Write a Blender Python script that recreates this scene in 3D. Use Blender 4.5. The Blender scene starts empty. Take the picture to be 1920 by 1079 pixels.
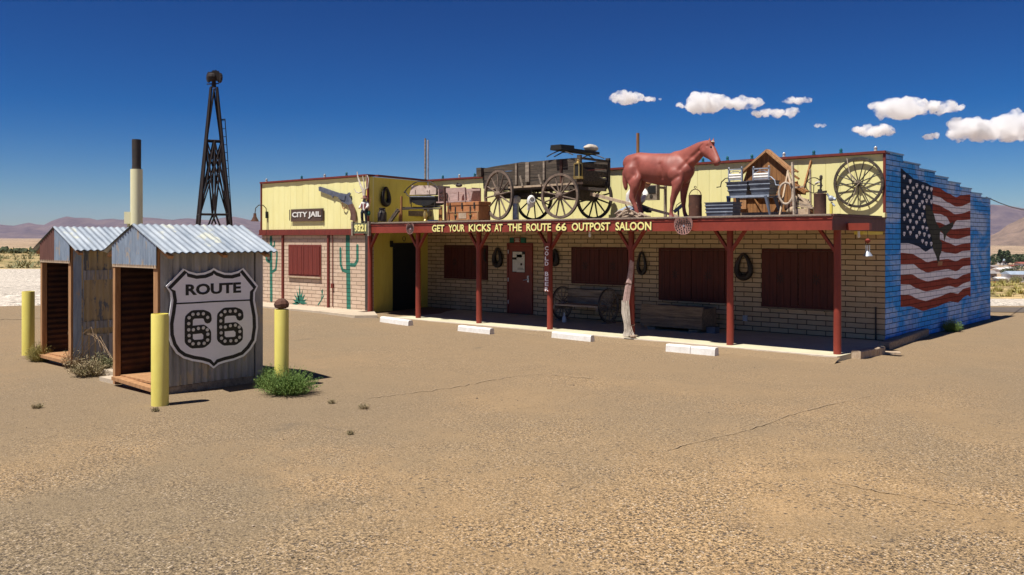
import bpy, math, random
from mathutils import Vector, Matrix, noise
R = math.radians
random.seed(7)
C = bpy.context.scene.collection
# ------------------------------------------------------------ camera, sky, sun, exposure
HC, F, HZ = 2.1, 1673.0, 448.0                       # eye height, focal length in photo pixels, horizon row
A0 = R(41.44)
FW = Vector((-math.sin(A0), math.cos(A0), 0)); RT = Vector((math.cos(A0), math.sin(A0), 0))
cam = bpy.data.cameras.new('camera'); camo = bpy.data.objects.new('camera', cam); C.objects.link(camo)
camo.location = (0, 0, HC); camo.rotation_euler = (R(90), 0, A0)
cam.sensor_width = 36; cam.lens = F/1920*36; cam.shift_y = -(539.5-HZ)/1920
cam.clip_start = 0.1; cam.clip_end = 60000
bpy.context.scene.camera = camo
SUN = Vector((-.085, -.44, 1)).normalized()       # direction towards the sun
elev = math.asin(SUN.z); azim = math.atan2(SUN.x, SUN.y)
w = bpy.data.worlds.new("World"); bpy.context.scene.world = w; w.use_nodes = True
nt = w.node_tree; bg = nt.nodes['Background']
sky = nt.nodes.new('ShaderNodeTexSky'); sky.sky_type = 'NISHITA'; sky.sun_disc = False
sky.sun_elevation = elev; sky.sun_rotation = azim % (2*math.pi)
sky.altitude = 1200; sky.air_density = 1.0; sky.dust_density = 0.1; sky.ozone_density = 6.0
gm = nt.nodes.new('ShaderNodeGamma'); gm.inputs[1].default_value = 1.75
hs = nt.nodes.new('ShaderNodeHueSaturation'); hs.inputs['Saturation'].default_value = 1.2; hs.inputs['Value'].default_value = 0.18; hs.inputs['Hue'].default_value = .503
nt.links.new(sky.outputs[0], gm.inputs[0]); nt.links.new(gm.outputs[0], hs.inputs['Color'])
nt.links.new(hs.outputs[0], bg.inputs[0]); bg.inputs[1].default_value = 0.06
sl = bpy.data.lights.new('sun', 'SUN'); sl.energy = 4.6; sl.angle = R(0.53); sl.color = (1, .955, .88)
so = bpy.data.objects.new('sun', sl); C.objects.link(so)
so.rotation_euler = SUN.to_track_quat('Z', 'Y').to_euler()
vs = bpy.context.scene.view_settings
vs.view_transform = 'Standard'; vs.look = 'None'; vs.exposure = 0.6; vs.gamma = 1; vs.use_curve_mapping = False
bpy.context.scene.cycles.max_bounces = 10; bpy.context.scene.cycles.volume_bounces = 8; bpy.context.scene.cycles.volume_step_rate = 3
bpy.context.scene.cycles.transparent_max_bounces = 12

# ------------------------------------------------------------ survey of the place
def sstep(a, b, x):
    t = max(0, min(1, (x-a)/(b-a))); return t*t*(3-2*t)
def gz(x, y):                                        # height of the ground
    t = x*FW.x + y*FW.y; l = x*RT.x + y*RT.y
    near = .13*sstep(-6, -24, x)*sstep(8, 14, y)*(1-sstep(30, 45, t))
    near += .012*noise.noise(Vector((x*.35, y*.35, 3)))*(1-sstep(60, 100, t))
    if t < 30: return near
    s = .0105 + (.0500-.0105)*sstep(-4, 10, l/t*30)
    t1 = 430; h = 0
    a = 2.1/s
    h = min(0, 2.1 - s*t) if t < t1 else 2.1 - s*t1
    if t > t1: h += (6-h)*sstep(1800, 9500, t)
    if t > 60: h += (noise.noise(Vector((x*.01, y*.01, 0)))*.25)*sstep(60, 200, t)
    return near + h
def pt(t, px): u = (px-960)/F; p = (FW + RT*u)*t; return p
def G(px, py, dz=0):                                 # point of the ground seen at a photo pixel
    z = 0
    for _ in range(8):
        t = (HC-z-dz)*F/(py-HZ); p = pt(t, px); z = gz(p.x, p.y)
    return Vector((p.x, p.y, z+dz))
def U(px, py, Y):                                    # photo pixel on a wall plane Y = const
    u = (px-960)/F; t = Y/(FW.y+RT.y*u); return Vector((t*(FW.x+RT.x*u), Y, HC+(HZ-py)/F*t))
def V(px, py, X):                                    # photo pixel on a wall plane X = const
    u = (px-960)/F; t = X/(FW.x+RT.x*u); return Vector((X, t*(FW.y+RT.y*u), HC+(HZ-py)/F*t))
def mpp(p): return (p.x*FW.x+p.y*FW.y)/F             # metres per photo pixel at a point
YS, YP, YJ, YF = 18.0, 15.4, 15.4, 14.74             # saloon wall, post line, annex wall, fascia
XC = U(1660, 448, YS).x; XJ = U(691, 448, YJ).x; XL = U(491, 448, YJ).x; XI = U(802, 448, YS).x
ZT, ZD, ZS = 3.78, 2.48, .09; ZQ = 2.54                         # parapet top, porch roof top, porch slab

# ------------------------------------------------------------ mesh building
WM = {}
def wm(o):
    return WM.get(o.name, Matrix.Identity(4))
class MB:
    def __init__(s): s.v = []; s.f = []; s.j = 0
    def add(s, vs, fs):
        n = len(s.v); s.v += [Vector(q) for q in vs]; s.f += [tuple(n+i for i in f) for f in fs]; return s
    def box(s, c, d, rz=0, rot=None, taper=1):
        m = rot if rot is not None else Matrix.Rotation(rz, 3, 'Z')
        c = Vector(c); q = []
        for z in (-.5, .5):
            k = taper if z > 0 else 1
            for x, y in ((-.5, -.5), (.5, -.5), (.5, .5), (-.5, .5)):
                q.append(c + m @ Vector((x*d[0]*k, y*d[1]*k, z*d[2])))
        return s.add(q, [(3, 2, 1, 0), (4, 5, 6, 7), (0, 1, 5, 4), (1, 2, 6, 5), (2, 3, 7, 6), (3, 0, 4, 7)])
    def bb(s, a, b):                                  # box from two corners
        a, b = Vector(a), Vector(b); return s.box((a+b)/2, [abs(q) for q in (b-a)])
    def bar(s, a, b, wd, th, up=(0, 0, 1), w2=None):  # board from a to b
        a, b = Vector(a), Vector(b); d = (b-a); L = d.length; x = d.normalized()
        up = Vector(up)
        if abs(x.dot(up)) > .97: up = Vector((0, 1, 0))
        y = up.cross(x).normalized(); z = x.cross(y)
        q = []
        for e, p in ((0, a), (1, b)):
            k = 1 if (w2 is None or e == 0) else w2
            for i, j in ((-.5, -.5), (.5, -.5), (.5, .5), (-.5, .5)): q.append(p + y*i*th*k + z*j*wd*k)
        return s.add(q, [(0, 1, 2, 3), (7, 6, 5, 4), (4, 5, 1, 0), (5, 6, 2, 1), (6, 7, 3, 2), (7, 4, 0, 3)])
    def cyl(s, a, b, r0, r1=None, n=12, cap=True):
        return s.tube([a, b], [r0, r0 if r1 is None else r1], n, cap)
    def tube(s, pts, r, n=8, cap=True, closed=False):
        pts = [Vector(p) for p in pts]; m = len(pts)
        if not isinstance(r, (list, tuple)): r = [r]*m
        q = []; prev = None
        for i, p in enumerate(pts):
            if closed: d = pts[(i+1) % m]-pts[i-1]
            else: d = pts[min(i+1, m-1)]-pts[max(i-1, 0)]
            d.normalize()
            if prev is None:
                a = Vector((0, 0, 1)) if abs(d.z) < .9 else Vector((1, 0, 0))
                u = a.cross(d).normalized()
            else:
                u = (prev - d*prev.dot(d)); u = u.normalized() if u.length > 1e-6 else d.orthogonal().normalized()
            prev = u; v = d.cross(u)
            rr = r[i]; ru, rv = rr if isinstance(rr, (tuple, list)) else (rr, rr)
            for k in range(n):
                t = 2*math.pi*k/n; q.append(p + u*math.cos(t)*ru + v*math.sin(t)*rv)
        fs = []
        for i in range(m if closed else m-1):
            j = (i+1) % m
            for k in range(n):
                l = (k+1) % n; fs.append((i*n+k, i*n+l, j*n+l, j*n+k))
        if cap and not closed: fs += [tuple(reversed(range(n))), tuple((m-1)*n+k for k in range(n))]
        return s.add(q, fs)
    def lathe(s, c, prof, n=16, axis=(0, 0, 1), sx=1):
        c = Vector(c); ax = Vector(axis).normalized(); u = ax.orthogonal().normalized(); v = ax.cross(u)
        q = []; m = len(prof)
        for r, h in prof:
            for k in range(n):
                t = 2*math.pi*k/n; q.append(c + ax*h + u*math.cos(t)*r*sx + v*math.sin(t)*r)
        fs = [(i*n+k, i*n+(k+1) % n, (i+1)*n+(k+1) % n, (i+1)*n+k) for i in range(m-1) for k in range(n)]
        fs += [tuple(reversed(range(n))), tuple((m-1)*n+k for k in range(n))]
        return s.add(q, fs)
    def ring(s, c, nrm, r, wd, th, n=32, up=(0, 0, 1)):   # rectangular section ring: radial wd, axial th
        c = Vector(c); nn = Vector(nrm).normalized(); b = Vector(up); b = (b-nn*b.dot(nn)).normalized(); a = b.cross(nn)
        q = []
        for k in range(n):
            t = 2*math.pi*k/n; d = a*math.cos(t)+b*math.sin(t)
            q += [c+d*r-nn*th/2, c+d*r+nn*th/2, c+d*(r-wd)+nn*th/2, c+d*(r-wd)-nn*th/2]
        fs = []
        for k in range(n):
            l = (k+1) % n
            for e in range(4): fs.append((k*4+e, k*4+(e+1) % 4, l*4+(e+1) % 4, l*4+e))
        return s.add(q, fs)
    def poly(s, pts, nrm, th):                        # planar outline (3D points) with thickness along nrm
        pts = [Vector(p) for p in pts]; nn = Vector(nrm).normalized()*th; n = len(pts)
        q = [p+nn for p in pts]+pts
        from mathutils.geometry import tessellate_polygon
        tr = tessellate_polygon([pts])
        fs = []
        for a, b, c in tr:
            no = (pts[b]-pts[a]).cross(pts[c]-pts[a])
            if no.dot(nn) < 0: a, c = c, a
            fs += [(a, b, c), (c+n, b+n, a+n)]
        fs += [(i, (i+1) % n, (i+1) % n+n, i+n) for i in range(n)]
        return s.add(q, fs)
    def stroke(s, pts, wd, nrm, th, disc=True):       # painted or cut stroke in a plane, every piece a hair above the last
        pts = [Vector(p) for p in pts]; nn = Vector(nrm).normalized()
        for a, b in zip(pts, pts[1:]):
            d = (b-a); L = d.length
            if L < 1e-5: continue
            d.normalize(); o = nn.cross(d)*wd/2; s.j += 1; h = th+(s.j % 7)*.0004
            s.poly([a-o, b-o, b+o, a+o], nn, h)
        if disc:
            for p in pts:
                s.j += 1; s.disc(p, nn, wd/2, th+(s.j % 7)*.0004+.0002, 10)
        return s
    def disc(s, c, nrm, r, th, n=12):
        nn = Vector(nrm).normalized(); a = nn.orthogonal().normalized(); b = nn.cross(a); c = Vector(c)
        return s.poly([c+(a*math.cos(2*math.pi*k/n)+b*math.sin(2*math.pi*k/n))*r for k in range(n)], nn, th)
    def ball(s, c, r, sc=(1, 1, 1), n=10, m=6, rot=None):
        q = []; c = Vector(c)
        def P(x, y, z):
            v = Vector((x*sc[0], y*sc[1], z*sc[2]))*r
            return c + (rot @ v if rot is not None else v)
        for i in range(1, m):
            a = math.pi*i/m
            for k in range(n):
                t = 2*math.pi*k/n; q.append(P(math.sin(a)*math.cos(t), math.sin(a)*math.sin(t), math.cos(a)))
        q += [P(0, 0, 1), P(0, 0, -1)]; T = len(q)-2; B = T+1
        fs = [(i*n+k, (i+1)*n+k, (i+1)*n+(k+1) % n, i*n+(k+1) % n) for i in range(m-2) for k in range(n)]
        fs += [(T, k, (k+1) % n) for k in range(n)] + [(B, (m-2)*n+(k+1) % n, (m-2)*n+k) for k in range(n)]
        return s.add(q, fs)
    def corr(s, o, across, along, pitch=.09, amp=.011, nseg=2, seg=6, nrm=None):   # corrugated sheet
        o, A, B = Vector(o), Vector(across), Vector(along)
        nn = (Vector(nrm) if nrm else A.cross(B)).normalized()
        m = max(4, int(A.length/pitch*seg)); q = []
        for i in range(nseg+1):
            for k in range(m+1):
                q.append(o+B*i/nseg+A*k/m+nn*amp*math.sin(2*math.pi*A.length*k/m/pitch))
        return s.add(q, [(i*(m+1)+k, i*(m+1)+k+1, (i+1)*(m+1)+k+1, (i+1)*(m+1)+k) for i in range(nseg) for k in range(m)])
    def jitter(s, a, f=3):
        for v in s.v: v += noise.noise_vector(v*f)*a
        return s
    def mesh(s, name, mat, inv=None, smooth=False, bevel=0):
        me = bpy.data.meshes.new(name)
        vs = [inv @ v for v in s.v] if inv is not None else s.v
        me.from_pydata([tuple(v) for v in vs], [], s.f); me.update()
        for m_ in (mat if isinstance(mat, (list, tuple)) else [mat]): me.materials.append(m_)
        if smooth:
            me.polygons.foreach_set('use_smooth', [True]*len(me.polygons))
            try: me.set_sharp_from_angle(angle=R(40))
            except Exception: pass
        return me
    def build(s, name, mat, parent=None, smooth=False, local=False, label=None, bevel=0):
        inv = None if (parent is None or local) else wm(parent).inverted()
        o = bpy.data.objects.new(name, s.mesh(name, mat, inv, smooth)); C.objects.link(o)
        if parent is not None: o.parent = parent; WM[o.name] = wm(parent)
        if label: o['label'] = label
        if bevel:
            b = o.modifiers.new('bevel', 'BEVEL'); b.width = bevel; b.segments = 2; b.limit_method = 'ANGLE'
        return o
    def solo(s, name, mat, label, cat, group=None, smooth=False, bevel=0, loc=None, kind=None):
        if loc is None:
            n = len(s.v); mn = min(v.z for v in s.v)
            loc = Vector((sum(v.x for v in s.v)/n, sum(v.y for v in s.v)/n, mn))
        M_ = Matrix.Translation(loc)
        o = bpy.data.objects.new(name, s.mesh(name, mat, M_.inverted(), smooth)); C.objects.link(o); o.location = loc
        WM[o.name] = M_
        tag(o, label, cat, group, kind)
        if bevel:
            b = o.modifiers.new('bevel', 'BEVEL'); b.width = bevel; b.segments = 2; b.limit_method = 'ANGLE'
        return o
def tag(o, label=None, cat=None, group=None, kind=None):
    if label: o['label'] = label
    if cat: o['category'] = cat
    if group: o['group'] = group
    if kind: o['kind'] = kind
def thing(name, label, cat, loc=(0, 0, 0), rz=0, group=None):
    o = bpy.data.objects.new(name, None); C.objects.link(o); o.location = loc; o.rotation_euler = (0, 0, rz)
    o.empty_display_size = .2
    WM[o.name] = Matrix.Translation(loc) @ Matrix.Rotation(rz, 4, 'Z')
    tag(o, label, cat, group); return o
def clone(o, loc, rz, label=None, parent=None):
    r = o.copy(); C.objects.link(r); r.location = loc; r.rotation_euler = (0, 0, rz)
    if label: r['label'] = label
    WM[r.name] = Matrix.Translation(loc) @ Matrix.Rotation(rz, 4, 'Z')
    def rec(a, b):
        for ch in list(a.children):
            c = ch.copy(); C.objects.link(c); c.parent = b; rec(ch, c)
    rec(o, r); return r
def text(s, name, mat, p0, p1, h, face, parent, off=.0, ext=.002, lift=0):
    """lettering filling p0 (lower left) to p1 (lower right), height h, facing '-Y' or '+X'"""
    cu = bpy.data.curves.new('t', 'FONT'); cu.body = s; cu.extrude = ext; cu.offset = off; cu.size = 1; cu.resolution_u = 3
    to = bpy.data.objects.new('t', cu); C.objects.link(to)
    dg = bpy.context.evaluated_depsgraph_get(); me = bpy.data.meshes.new_from_object(to.evaluated_get(dg))
    bpy.data.objects.remove(to)
    xs = [v.co.x for v in me.vertices]; ys = [v.co.y for v in me.vertices]
    x0, x1, y0, y1 = min(xs), max(xs), min(ys), max(ys)
    p0, p1 = Vector(p0), Vector(p1); L = (p1-p0).length; d = (p1-p0).normalized()
    nn = Vector((0, -1, 0)) if face == '-Y' else Vector((1, 0, 0))
    inv = wm(parent).inverted()
    for v in me.vertices:
        c = v.co; q = p0 + d*((c.x-x0)/(x1-x0)*L) + Vector((0, 0, 1))*((c.y-y0)/(y1-y0)*h) + nn*(c.z+lift)
        v.co = inv @ q
    me.materials.clear(); me.materials.append(mat); me.name = name
    o = bpy.data.objects.new(name, me); C.objects.link(o); o.parent = parent; WM[o.name] = wm(parent); return o

# ------------------------------------------------------------ materials
def nodes(name):
    m = bpy.data.materials.new(name); m.use_nodes = True; n = m.node_tree
    return m, n, n.nodes['Principled BSDF']
def nd(n, t, **k):
    x = n.nodes.new('ShaderNode'+t)
    for a, b in k.items():
        if a in x.bl_rna.properties and a not in ('inputs',): setattr(x, a, b)
        else: x.inputs[a.replace('_', ' ')].default_value = b
    return x
def coord(n, sc=(1, 1, 1), rot=(0, 0, 0)):
    g = n.nodes.new('ShaderNodeNewGeometry'); m = n.nodes.new('ShaderNodeMapping')
    m.inputs['Scale'].default_value = sc; m.inputs['Rotation'].default_value = rot
    n.links.new(g.outputs['Position'], m.inputs[0]); return m.outputs[0]
def noi(n, vec, scale, detail=4, rough=.55, dist=0):
    x = n.nodes.new('ShaderNodeTexNoise'); x.inputs['Scale'].default_value = scale; x.inputs['Detail'].default_value = detail
    x.inputs['Roughness'].default_value = rough; x.inputs['Distortion'].default_value = dist
    n.links.new(vec, x.inputs['Vector']); return x.outputs['Fac']
def ramp(n, fac, stops):
    x = n.nodes.new('ShaderNodeValToRGB'); e = x.color_ramp.elements
    while len(e) < len(stops): e.new(.5)
    for i, (p, c) in enumerate(stops):
        e[i].position = p; e[i].color = (c, c, c, 1) if isinstance(c, (int, float)) else (*c, 1)
    n.links.new(fac, x.inputs[0]); return x.outputs[0]
def mix(n, fac, a, b, mode='MIX'):
    x = n.nodes.new('ShaderNodeMix'); x.data_type = 'RGBA'; x.blend_type = mode
    for i, s_ in ((0, fac), (6, a), (7, b)):
        if isinstance(s_, (int, float)): x.inputs[i].default_value = s_
        elif isinstance(s_, tuple): x.inputs[i].default_value = (*s_, 1)
        else: n.links.new(s_, x.inputs[i])
    return x.outputs[2]
def bump(n, h, p, strength=.3, dist=.01, prev=None):
    x = n.nodes.new('ShaderNodeBump'); x.inputs['Strength'].default_value = strength; x.inputs['Distance'].default_value = dist
    n.links.new(h, x.inputs['Height'])
    if prev: n.links.new(prev, x.inputs['Normal'])
    n.links.new(x.outputs[0], p.inputs['Normal']); return x.outputs[0]
def mat(name, a, b=None, rough=.75, metal=0, scale=6, st=(1, 1, 1), bs=.25, bd=.004, lo=.35, hi=.65, fine=.12, c3=None, c3lo=.6, c3s=3, spec=.4):
    """painted or raw surface: two tones in patches, fine mottle, optional third tone of wear"""
    m, n, p = nodes(name); b = b or tuple(x*.72 for x in a)
    v = coord(n, st); f = noi(n, v, scale, 6, .65)
    col = mix(n, ramp(n, f, [(lo, 0), (hi, 1)]), a, b)
    g = noi(n, v, scale*7, 4, .7)
    col = mix(n, fine*2, col, ramp(n, g, [(.3, .35), (.7, .65)]), 'OVERLAY')
    if c3: col = mix(n, ramp(n, noi(n, coord(n, tuple((q+1)/2 for q in st)), c3s, 8, .7), [(c3lo, 0), (c3lo+.06, 1)]), col, c3)
    n.links.new(col, p.inputs['Base Color']); p.inputs['Roughness'].default_value = rough; p.inputs['Metallic'].default_value = metal
    p.inputs['Specular IOR Level'].default_value = spec
    bump(n, g, p, bs, bd); return m
def brick(name, axis, c1, c2, mortar, ms=.008, bstr=.9, extra=None, wear=None, bdist=.02):
    m, n, p = nodes(name)
    g = n.nodes.new('ShaderNodeNewGeometry'); sx = n.nodes.new('ShaderNodeSeparateXYZ'); n.links.new(g.outputs['Position'], sx.inputs[0])
    cb = n.nodes.new('ShaderNodeCombineXYZ'); n.links.new(sx.outputs[0 if axis == 'x' else 1], cb.inputs[0]); n.links.new(sx.outputs[2], cb.inputs[1])
    # slump blocks: uneven joints
    wn = n.nodes.new('ShaderNodeTexNoise'); wn.inputs['Scale'].default_value = 7; wn.inputs['Detail'].default_value = 3; n.links.new(cb.outputs[0], wn.inputs['Vector'])
    va = n.nodes.new('ShaderNodeVectorMath'); va.operation = 'SCALE'; va.inputs['Scale'].default_value = .014; n.links.new(wn.outputs['Color'], va.inputs[0])
    vb = n.nodes.new('ShaderNodeVectorMath'); vb.operation = 'ADD'; n.links.new(cb.outputs[0], vb.inputs[0]); n.links.new(va.outputs[0], vb.inputs[1])
    b = n.nodes.new('ShaderNodeTexBrick'); b.inputs['Scale'].default_value = 1; b.inputs['Brick Width'].default_value = .405
    b.inputs['Row Height'].default_value = .105; b.inputs['Mortar Size'].default_value = ms; b.inputs['Mortar Smooth'].default_value = .35
    b.inputs['Bias'].default_value = 0
    n.links.new(vb.outputs[0], b.inputs['Vector'])
    for k, c in (('Color1', c1), ('Color2', c2), ('Mortar', mortar)): b.inputs[k].default_value = (*c, 1)
    v = coord(n); col = b.outputs['Color']
    if extra: col = mix(n, b.outputs['Fac'], extra(n, v), mortar)
    f = noi(n, v, 3, 5, .6); col = mix(n, .35, col, ramp(n, f, [(.3, .38), (.7, .62)]), 'OVERLAY')
    f2 = noi(n, v, 45, 4, .7); col = mix(n, .3, col, ramp(n, f2, [(.3, .4), (.7, .6)]), 'OVERLAY')
    if wear: col = mix(n, ramp(n, noi(n, coord(n, (1, 1, .5)), 1.3, 8, .75), [(.56, 0), (.75, .6)]), col, wear)
    n.links.new(col, p.inputs['Base Color']); p.inputs['Roughness'].default_value = .9; p.inputs['Specular IOR Level'].default_value = .2
    iv = n.nodes.new('ShaderNodeMath'); iv.operation = 'SUBTRACT'; iv.inputs[0].default_value = 1; n.links.new(b.outputs['Fac'], iv.inputs[1])
    n1 = bump(n, f2, p, .35, .006); bump(n, iv.outputs[0], p, bstr, bdist, n1); return m

MT = {}
MT['block_tan'] = brick('block_tan', 'x', (.62, .45, .27), (.50, .36, .21), (.12, .085, .05), .010, wear=(.62, .49, .3))
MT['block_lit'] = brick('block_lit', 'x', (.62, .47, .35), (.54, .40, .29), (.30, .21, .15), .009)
def blue_tone(n, v):
    f = noi(n, coord(n, (1, .45, 1.0), (R(38), 0, 0)), 1.6, 7, .62, .6)
    c = mix(n, ramp(n, f, [(.44, 0), (.60, 1)]), (.045, .34, .90), (.42, .60, .92))
    return mix(n, ramp(n, noi(n, v, .8, 3), [(.52, 0), (.7, .4)]), c, (.02, .18, .60))
MT['block_blue'] = brick('block_blue', 'y', (.05, .14, .5), (.05, .14, .5), (.012, .05, .18), .008, extra=blue_tone)
MT['mural_red'] = brick('mural_red', 'y', (.33, .06, .035), (.26, .05, .03), (.10, .02, .015), .007)
MT['mural_white'] = brick('mural_white', 'y', (.9, .9, .95), (.82, .82, .9), (.3, .32, .4), .007)
MT['mural_navy'] = brick('mural_navy', 'y', (.010, .03, .075), (.008, .024, .065), (.003, .008, .02), .007)
MT['mural_grey'] = brick('mural_grey', 'y', (.06, .065, .05), (.05, .055, .045), (.02, .02, .02), .007)
MT['mural_green'] = brick('mural_green', 'x', (.045, .20, .14), (.035, .15, .11), (.025, .07, .05), .009)
MT['yellow'] = mat('yellow', (.86, .80, .38), (.81, .74, .33), .6, scale=2, st=(1, 1, .3), bs=.1, c3=(.66, .58, .28), c3lo=.68, c3s=5)
MT['yellow_old'] = mat('yellow_old', (.80, .66, .13), (.72, .58, .10), .7, scale=3, st=(1, 1, .2))
MT['red'] = mat('red', (.27, .042, .024), (.20, .032, .019), .55, scale=4, c3=(.5, .13, .08), c3lo=.68, st=(1, 1, .5))
MT['red_shaded'] = mat('red_shaded', (.15, .06, .05), (.10, .04, .035), .7, scale=5)  # darker copy of the red, with the end fascia's shade put into its colour
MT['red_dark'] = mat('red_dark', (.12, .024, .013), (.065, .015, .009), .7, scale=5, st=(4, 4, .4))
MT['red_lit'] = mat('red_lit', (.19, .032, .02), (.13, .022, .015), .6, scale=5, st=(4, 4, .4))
MT['door'] = mat('door', (.25, .045, .025), (.19, .035, .02), .5, scale=3)
MT['black'] = mat('black', (.012, .012, .013), (.02, .018, .016), .6)
MT['leather'] = mat('leather', (.02, .016, .013), (.035, .025, .02), .5, scale=12)
MT['iron'] = mat('iron', (.03, .027, .026), (.055, .04, .03), .6, scale=10)
MT['rust'] = mat('rust', (.12, .05, .03), (.06, .03, .022), .85, scale=7, bs=.6, c3=(.2, .1, .06))
MT['rust_pink'] = mat('rust_pink', (.32, .17, .145), (.22, .11, .09), .8, scale=9, bs=.4)
MT['tower'] = mat('tower', (.022, .013, .012), (.014, .009, .009), .8, scale=6)
MT['galv'] = mat('galv', (.16, .18, .22), (.10, .115, .15), .45, .4, scale=5, c3=(.34, .37, .43), c3lo=.6)
MT['chrome'] = mat('chrome', (.6, .62, .66), (.35, .36, .4), .3, .6, scale=8)
MT['galv_light'] = mat('galv_light', (.5, .55, .62), (.3, .34, .4), .45, .4, scale=12)
MT['wood_h'] = mat('wood_h', (.30, .21, .13), (.13, .09, .06), .9, scale=7, st=(.25, 3, 3), bs=.6, bd=.01, fine=.25)
MT['wood_wagon'] = mat('wood_wagon', (.12, .09, .065), (.04, .032, .025), .9, scale=6, st=(.25, 3, 4), bs=.8, bd=.015, fine=.3, c3=(.22, .17, .12), c3lo=.6, c3s=4)
MT['wood_brown'] = mat('wood_brown', (.40, .19, .065), (.17, .07, .025), .8, scale=8, st=(4, 4, .3), bs=.5, fine=.25)
MT['wood_tan'] = mat('wood_tan', (.46, .25, .115), (.30, .15, .065), .85, scale=7, st=(3, 3, .4), bs=.5, fine=.2)
MT['wood_pale'] = mat('wood_pale', (.52, .40, .28), (.36, .26, .17), .85, scale=9, st=(2, 2, .6), bs=.5, fine=.2)
MT['wood_grey'] = mat('wood_grey', (.36, .29, .22), (.17, .13, .10), .9, scale=6, st=(.4, 3, 3), bs=.7, fine=.3, bd=.008)
MT['bone'] = mat('bone', (.62, .55, .46), (.42, .36, .29), .7, scale=12, fine=.2)
MT['wheel_wood'] = mat('wheel_wood', (.24, .17, .125), (.09, .065, .05), .85, scale=9, fine=.25, bs=.5)
MT['driftwood'] = mat('driftwood', (.46, .35, .25), (.24, .17, .12), .9, scale=14, st=(2.5, 2.5, .3), bs=.8, bd=.012, fine=.3)
MT['white'] = mat('white', (.78, .76, .72), (.68, .65, .6), .5, scale=9)
MT['sign_white'] = mat('sign_white', (.97, .97, .97), (.94, .94, .94), .5)
MT['white_kerb'] = mat('white_kerb', (.80, .78, .74), (.66, .62, .56), .7, scale=8, bs=.6, c3=(.3, .25, .19), c3lo=.66, c3s=5)
MT['concrete'] = mat('concrete', (.52, .43, .32), (.42, .34, .25), .9, scale=3, bs=.4)
MT['slab'] = mat('slab', (.60, .55, .38), (.48, .44, .30), .85, scale=1.5, bs=.3)
MT['slab_edge'] = mat('slab_edge', (.62, .54, .43), (.5, .42, .33), .9, scale=5, bs=.4)
MT['bollard'] = mat('bollard', (.78, .68, .17), (.72, .62, .14), .45, scale=3, c3=(.5, .43, .12), c3lo=.66, st=(1, 1, .4))
MT['cream'] = mat('cream', (.80, .76, .48), (.74, .70, .44), .45, scale=3)
MT['sign_face'] = mat('sign_face', (.88, .87, .92), (.82, .81, .86), .35, scale=5, fine=.06)
MT['sign_edge'] = mat('sign_edge', (.92, .92, .94), (.84, .84, .88), .35, scale=5)
MT['letter'] = mat('letter', (.88, .80, .30), (.84, .76, .28), .5)
MT['glass_teal'] = mat('glass_teal', (.01, .13, .15), (.01, .09, .11), .1, spec=.8)
MT['glass_clear'] = mat('glass_clear', (.42, .40, .38), (.34, .33, .32), .2, spec=.8)
MT['rope'] = mat('rope', (.55, .46, .36), (.36, .28, .21), .9, scale=30, bs=.7)
MT['gravel_roof'] = mat('gravel_roof', (.26, .19, .14), (.12, .09, .075), .95, scale=14, bs=1, bd=.02)
MT['horse'] = mat('horse', (.32, .085, .06), (.23, .06, .044), .52, scale=3, fine=.12, bs=.15, spec=.45, c3=(.55, .36, .30), c3lo=.74, c3s=9)
MT['tin_roof'] = mat('tin_roof', (.40, .44, .48), (.22, .26, .31), .5, .12, scale=2.2, st=(.5, 2.4, 1), bs=.25, fine=.15, c3=(.46, .47, .40), c3lo=.57, c3s=2.2)
MT['tin_blue'] = mat('tin_blue', (.30, .37, .46), (.20, .25, .32), .55, .2, scale=6, st=(3, 3, .5), c3=(.42, .34, .26), c3lo=.57, c3s=4)
MT['tin_grey'] = mat('tin_grey', (.38, .37, .36), (.22, .215, .21), .6, .25, scale=3, st=(3, 3, .35), c3=(.40, .33, .24), c3lo=.56, c3s=2.5, bs=.3)
MT['tin_tan'] = mat('tin_tan', (.46, .35, .19), (.33, .26, .15), .75, .05, scale=5, st=(3, 3, .4), c3=(.13, .14, .155), c3lo=.53, c3s=4, bs=.3)
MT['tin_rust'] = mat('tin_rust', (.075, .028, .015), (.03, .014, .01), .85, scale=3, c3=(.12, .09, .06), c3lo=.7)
MT['maroon'] = mat('maroon', (.16, .07, .055), (.11, .05, .04), .8, scale=6, st=(3, 3, .3))
MT['paper'] = mat('paper', (.75, .73, .66), (.62, .6, .54), .8, scale=9)
MT['skin'] = mat('skin', (.45, .25, .17), None, .5)
MT['cactus_stem'] = mat('cactus_stem', (.1, .14, .05), None)
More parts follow.
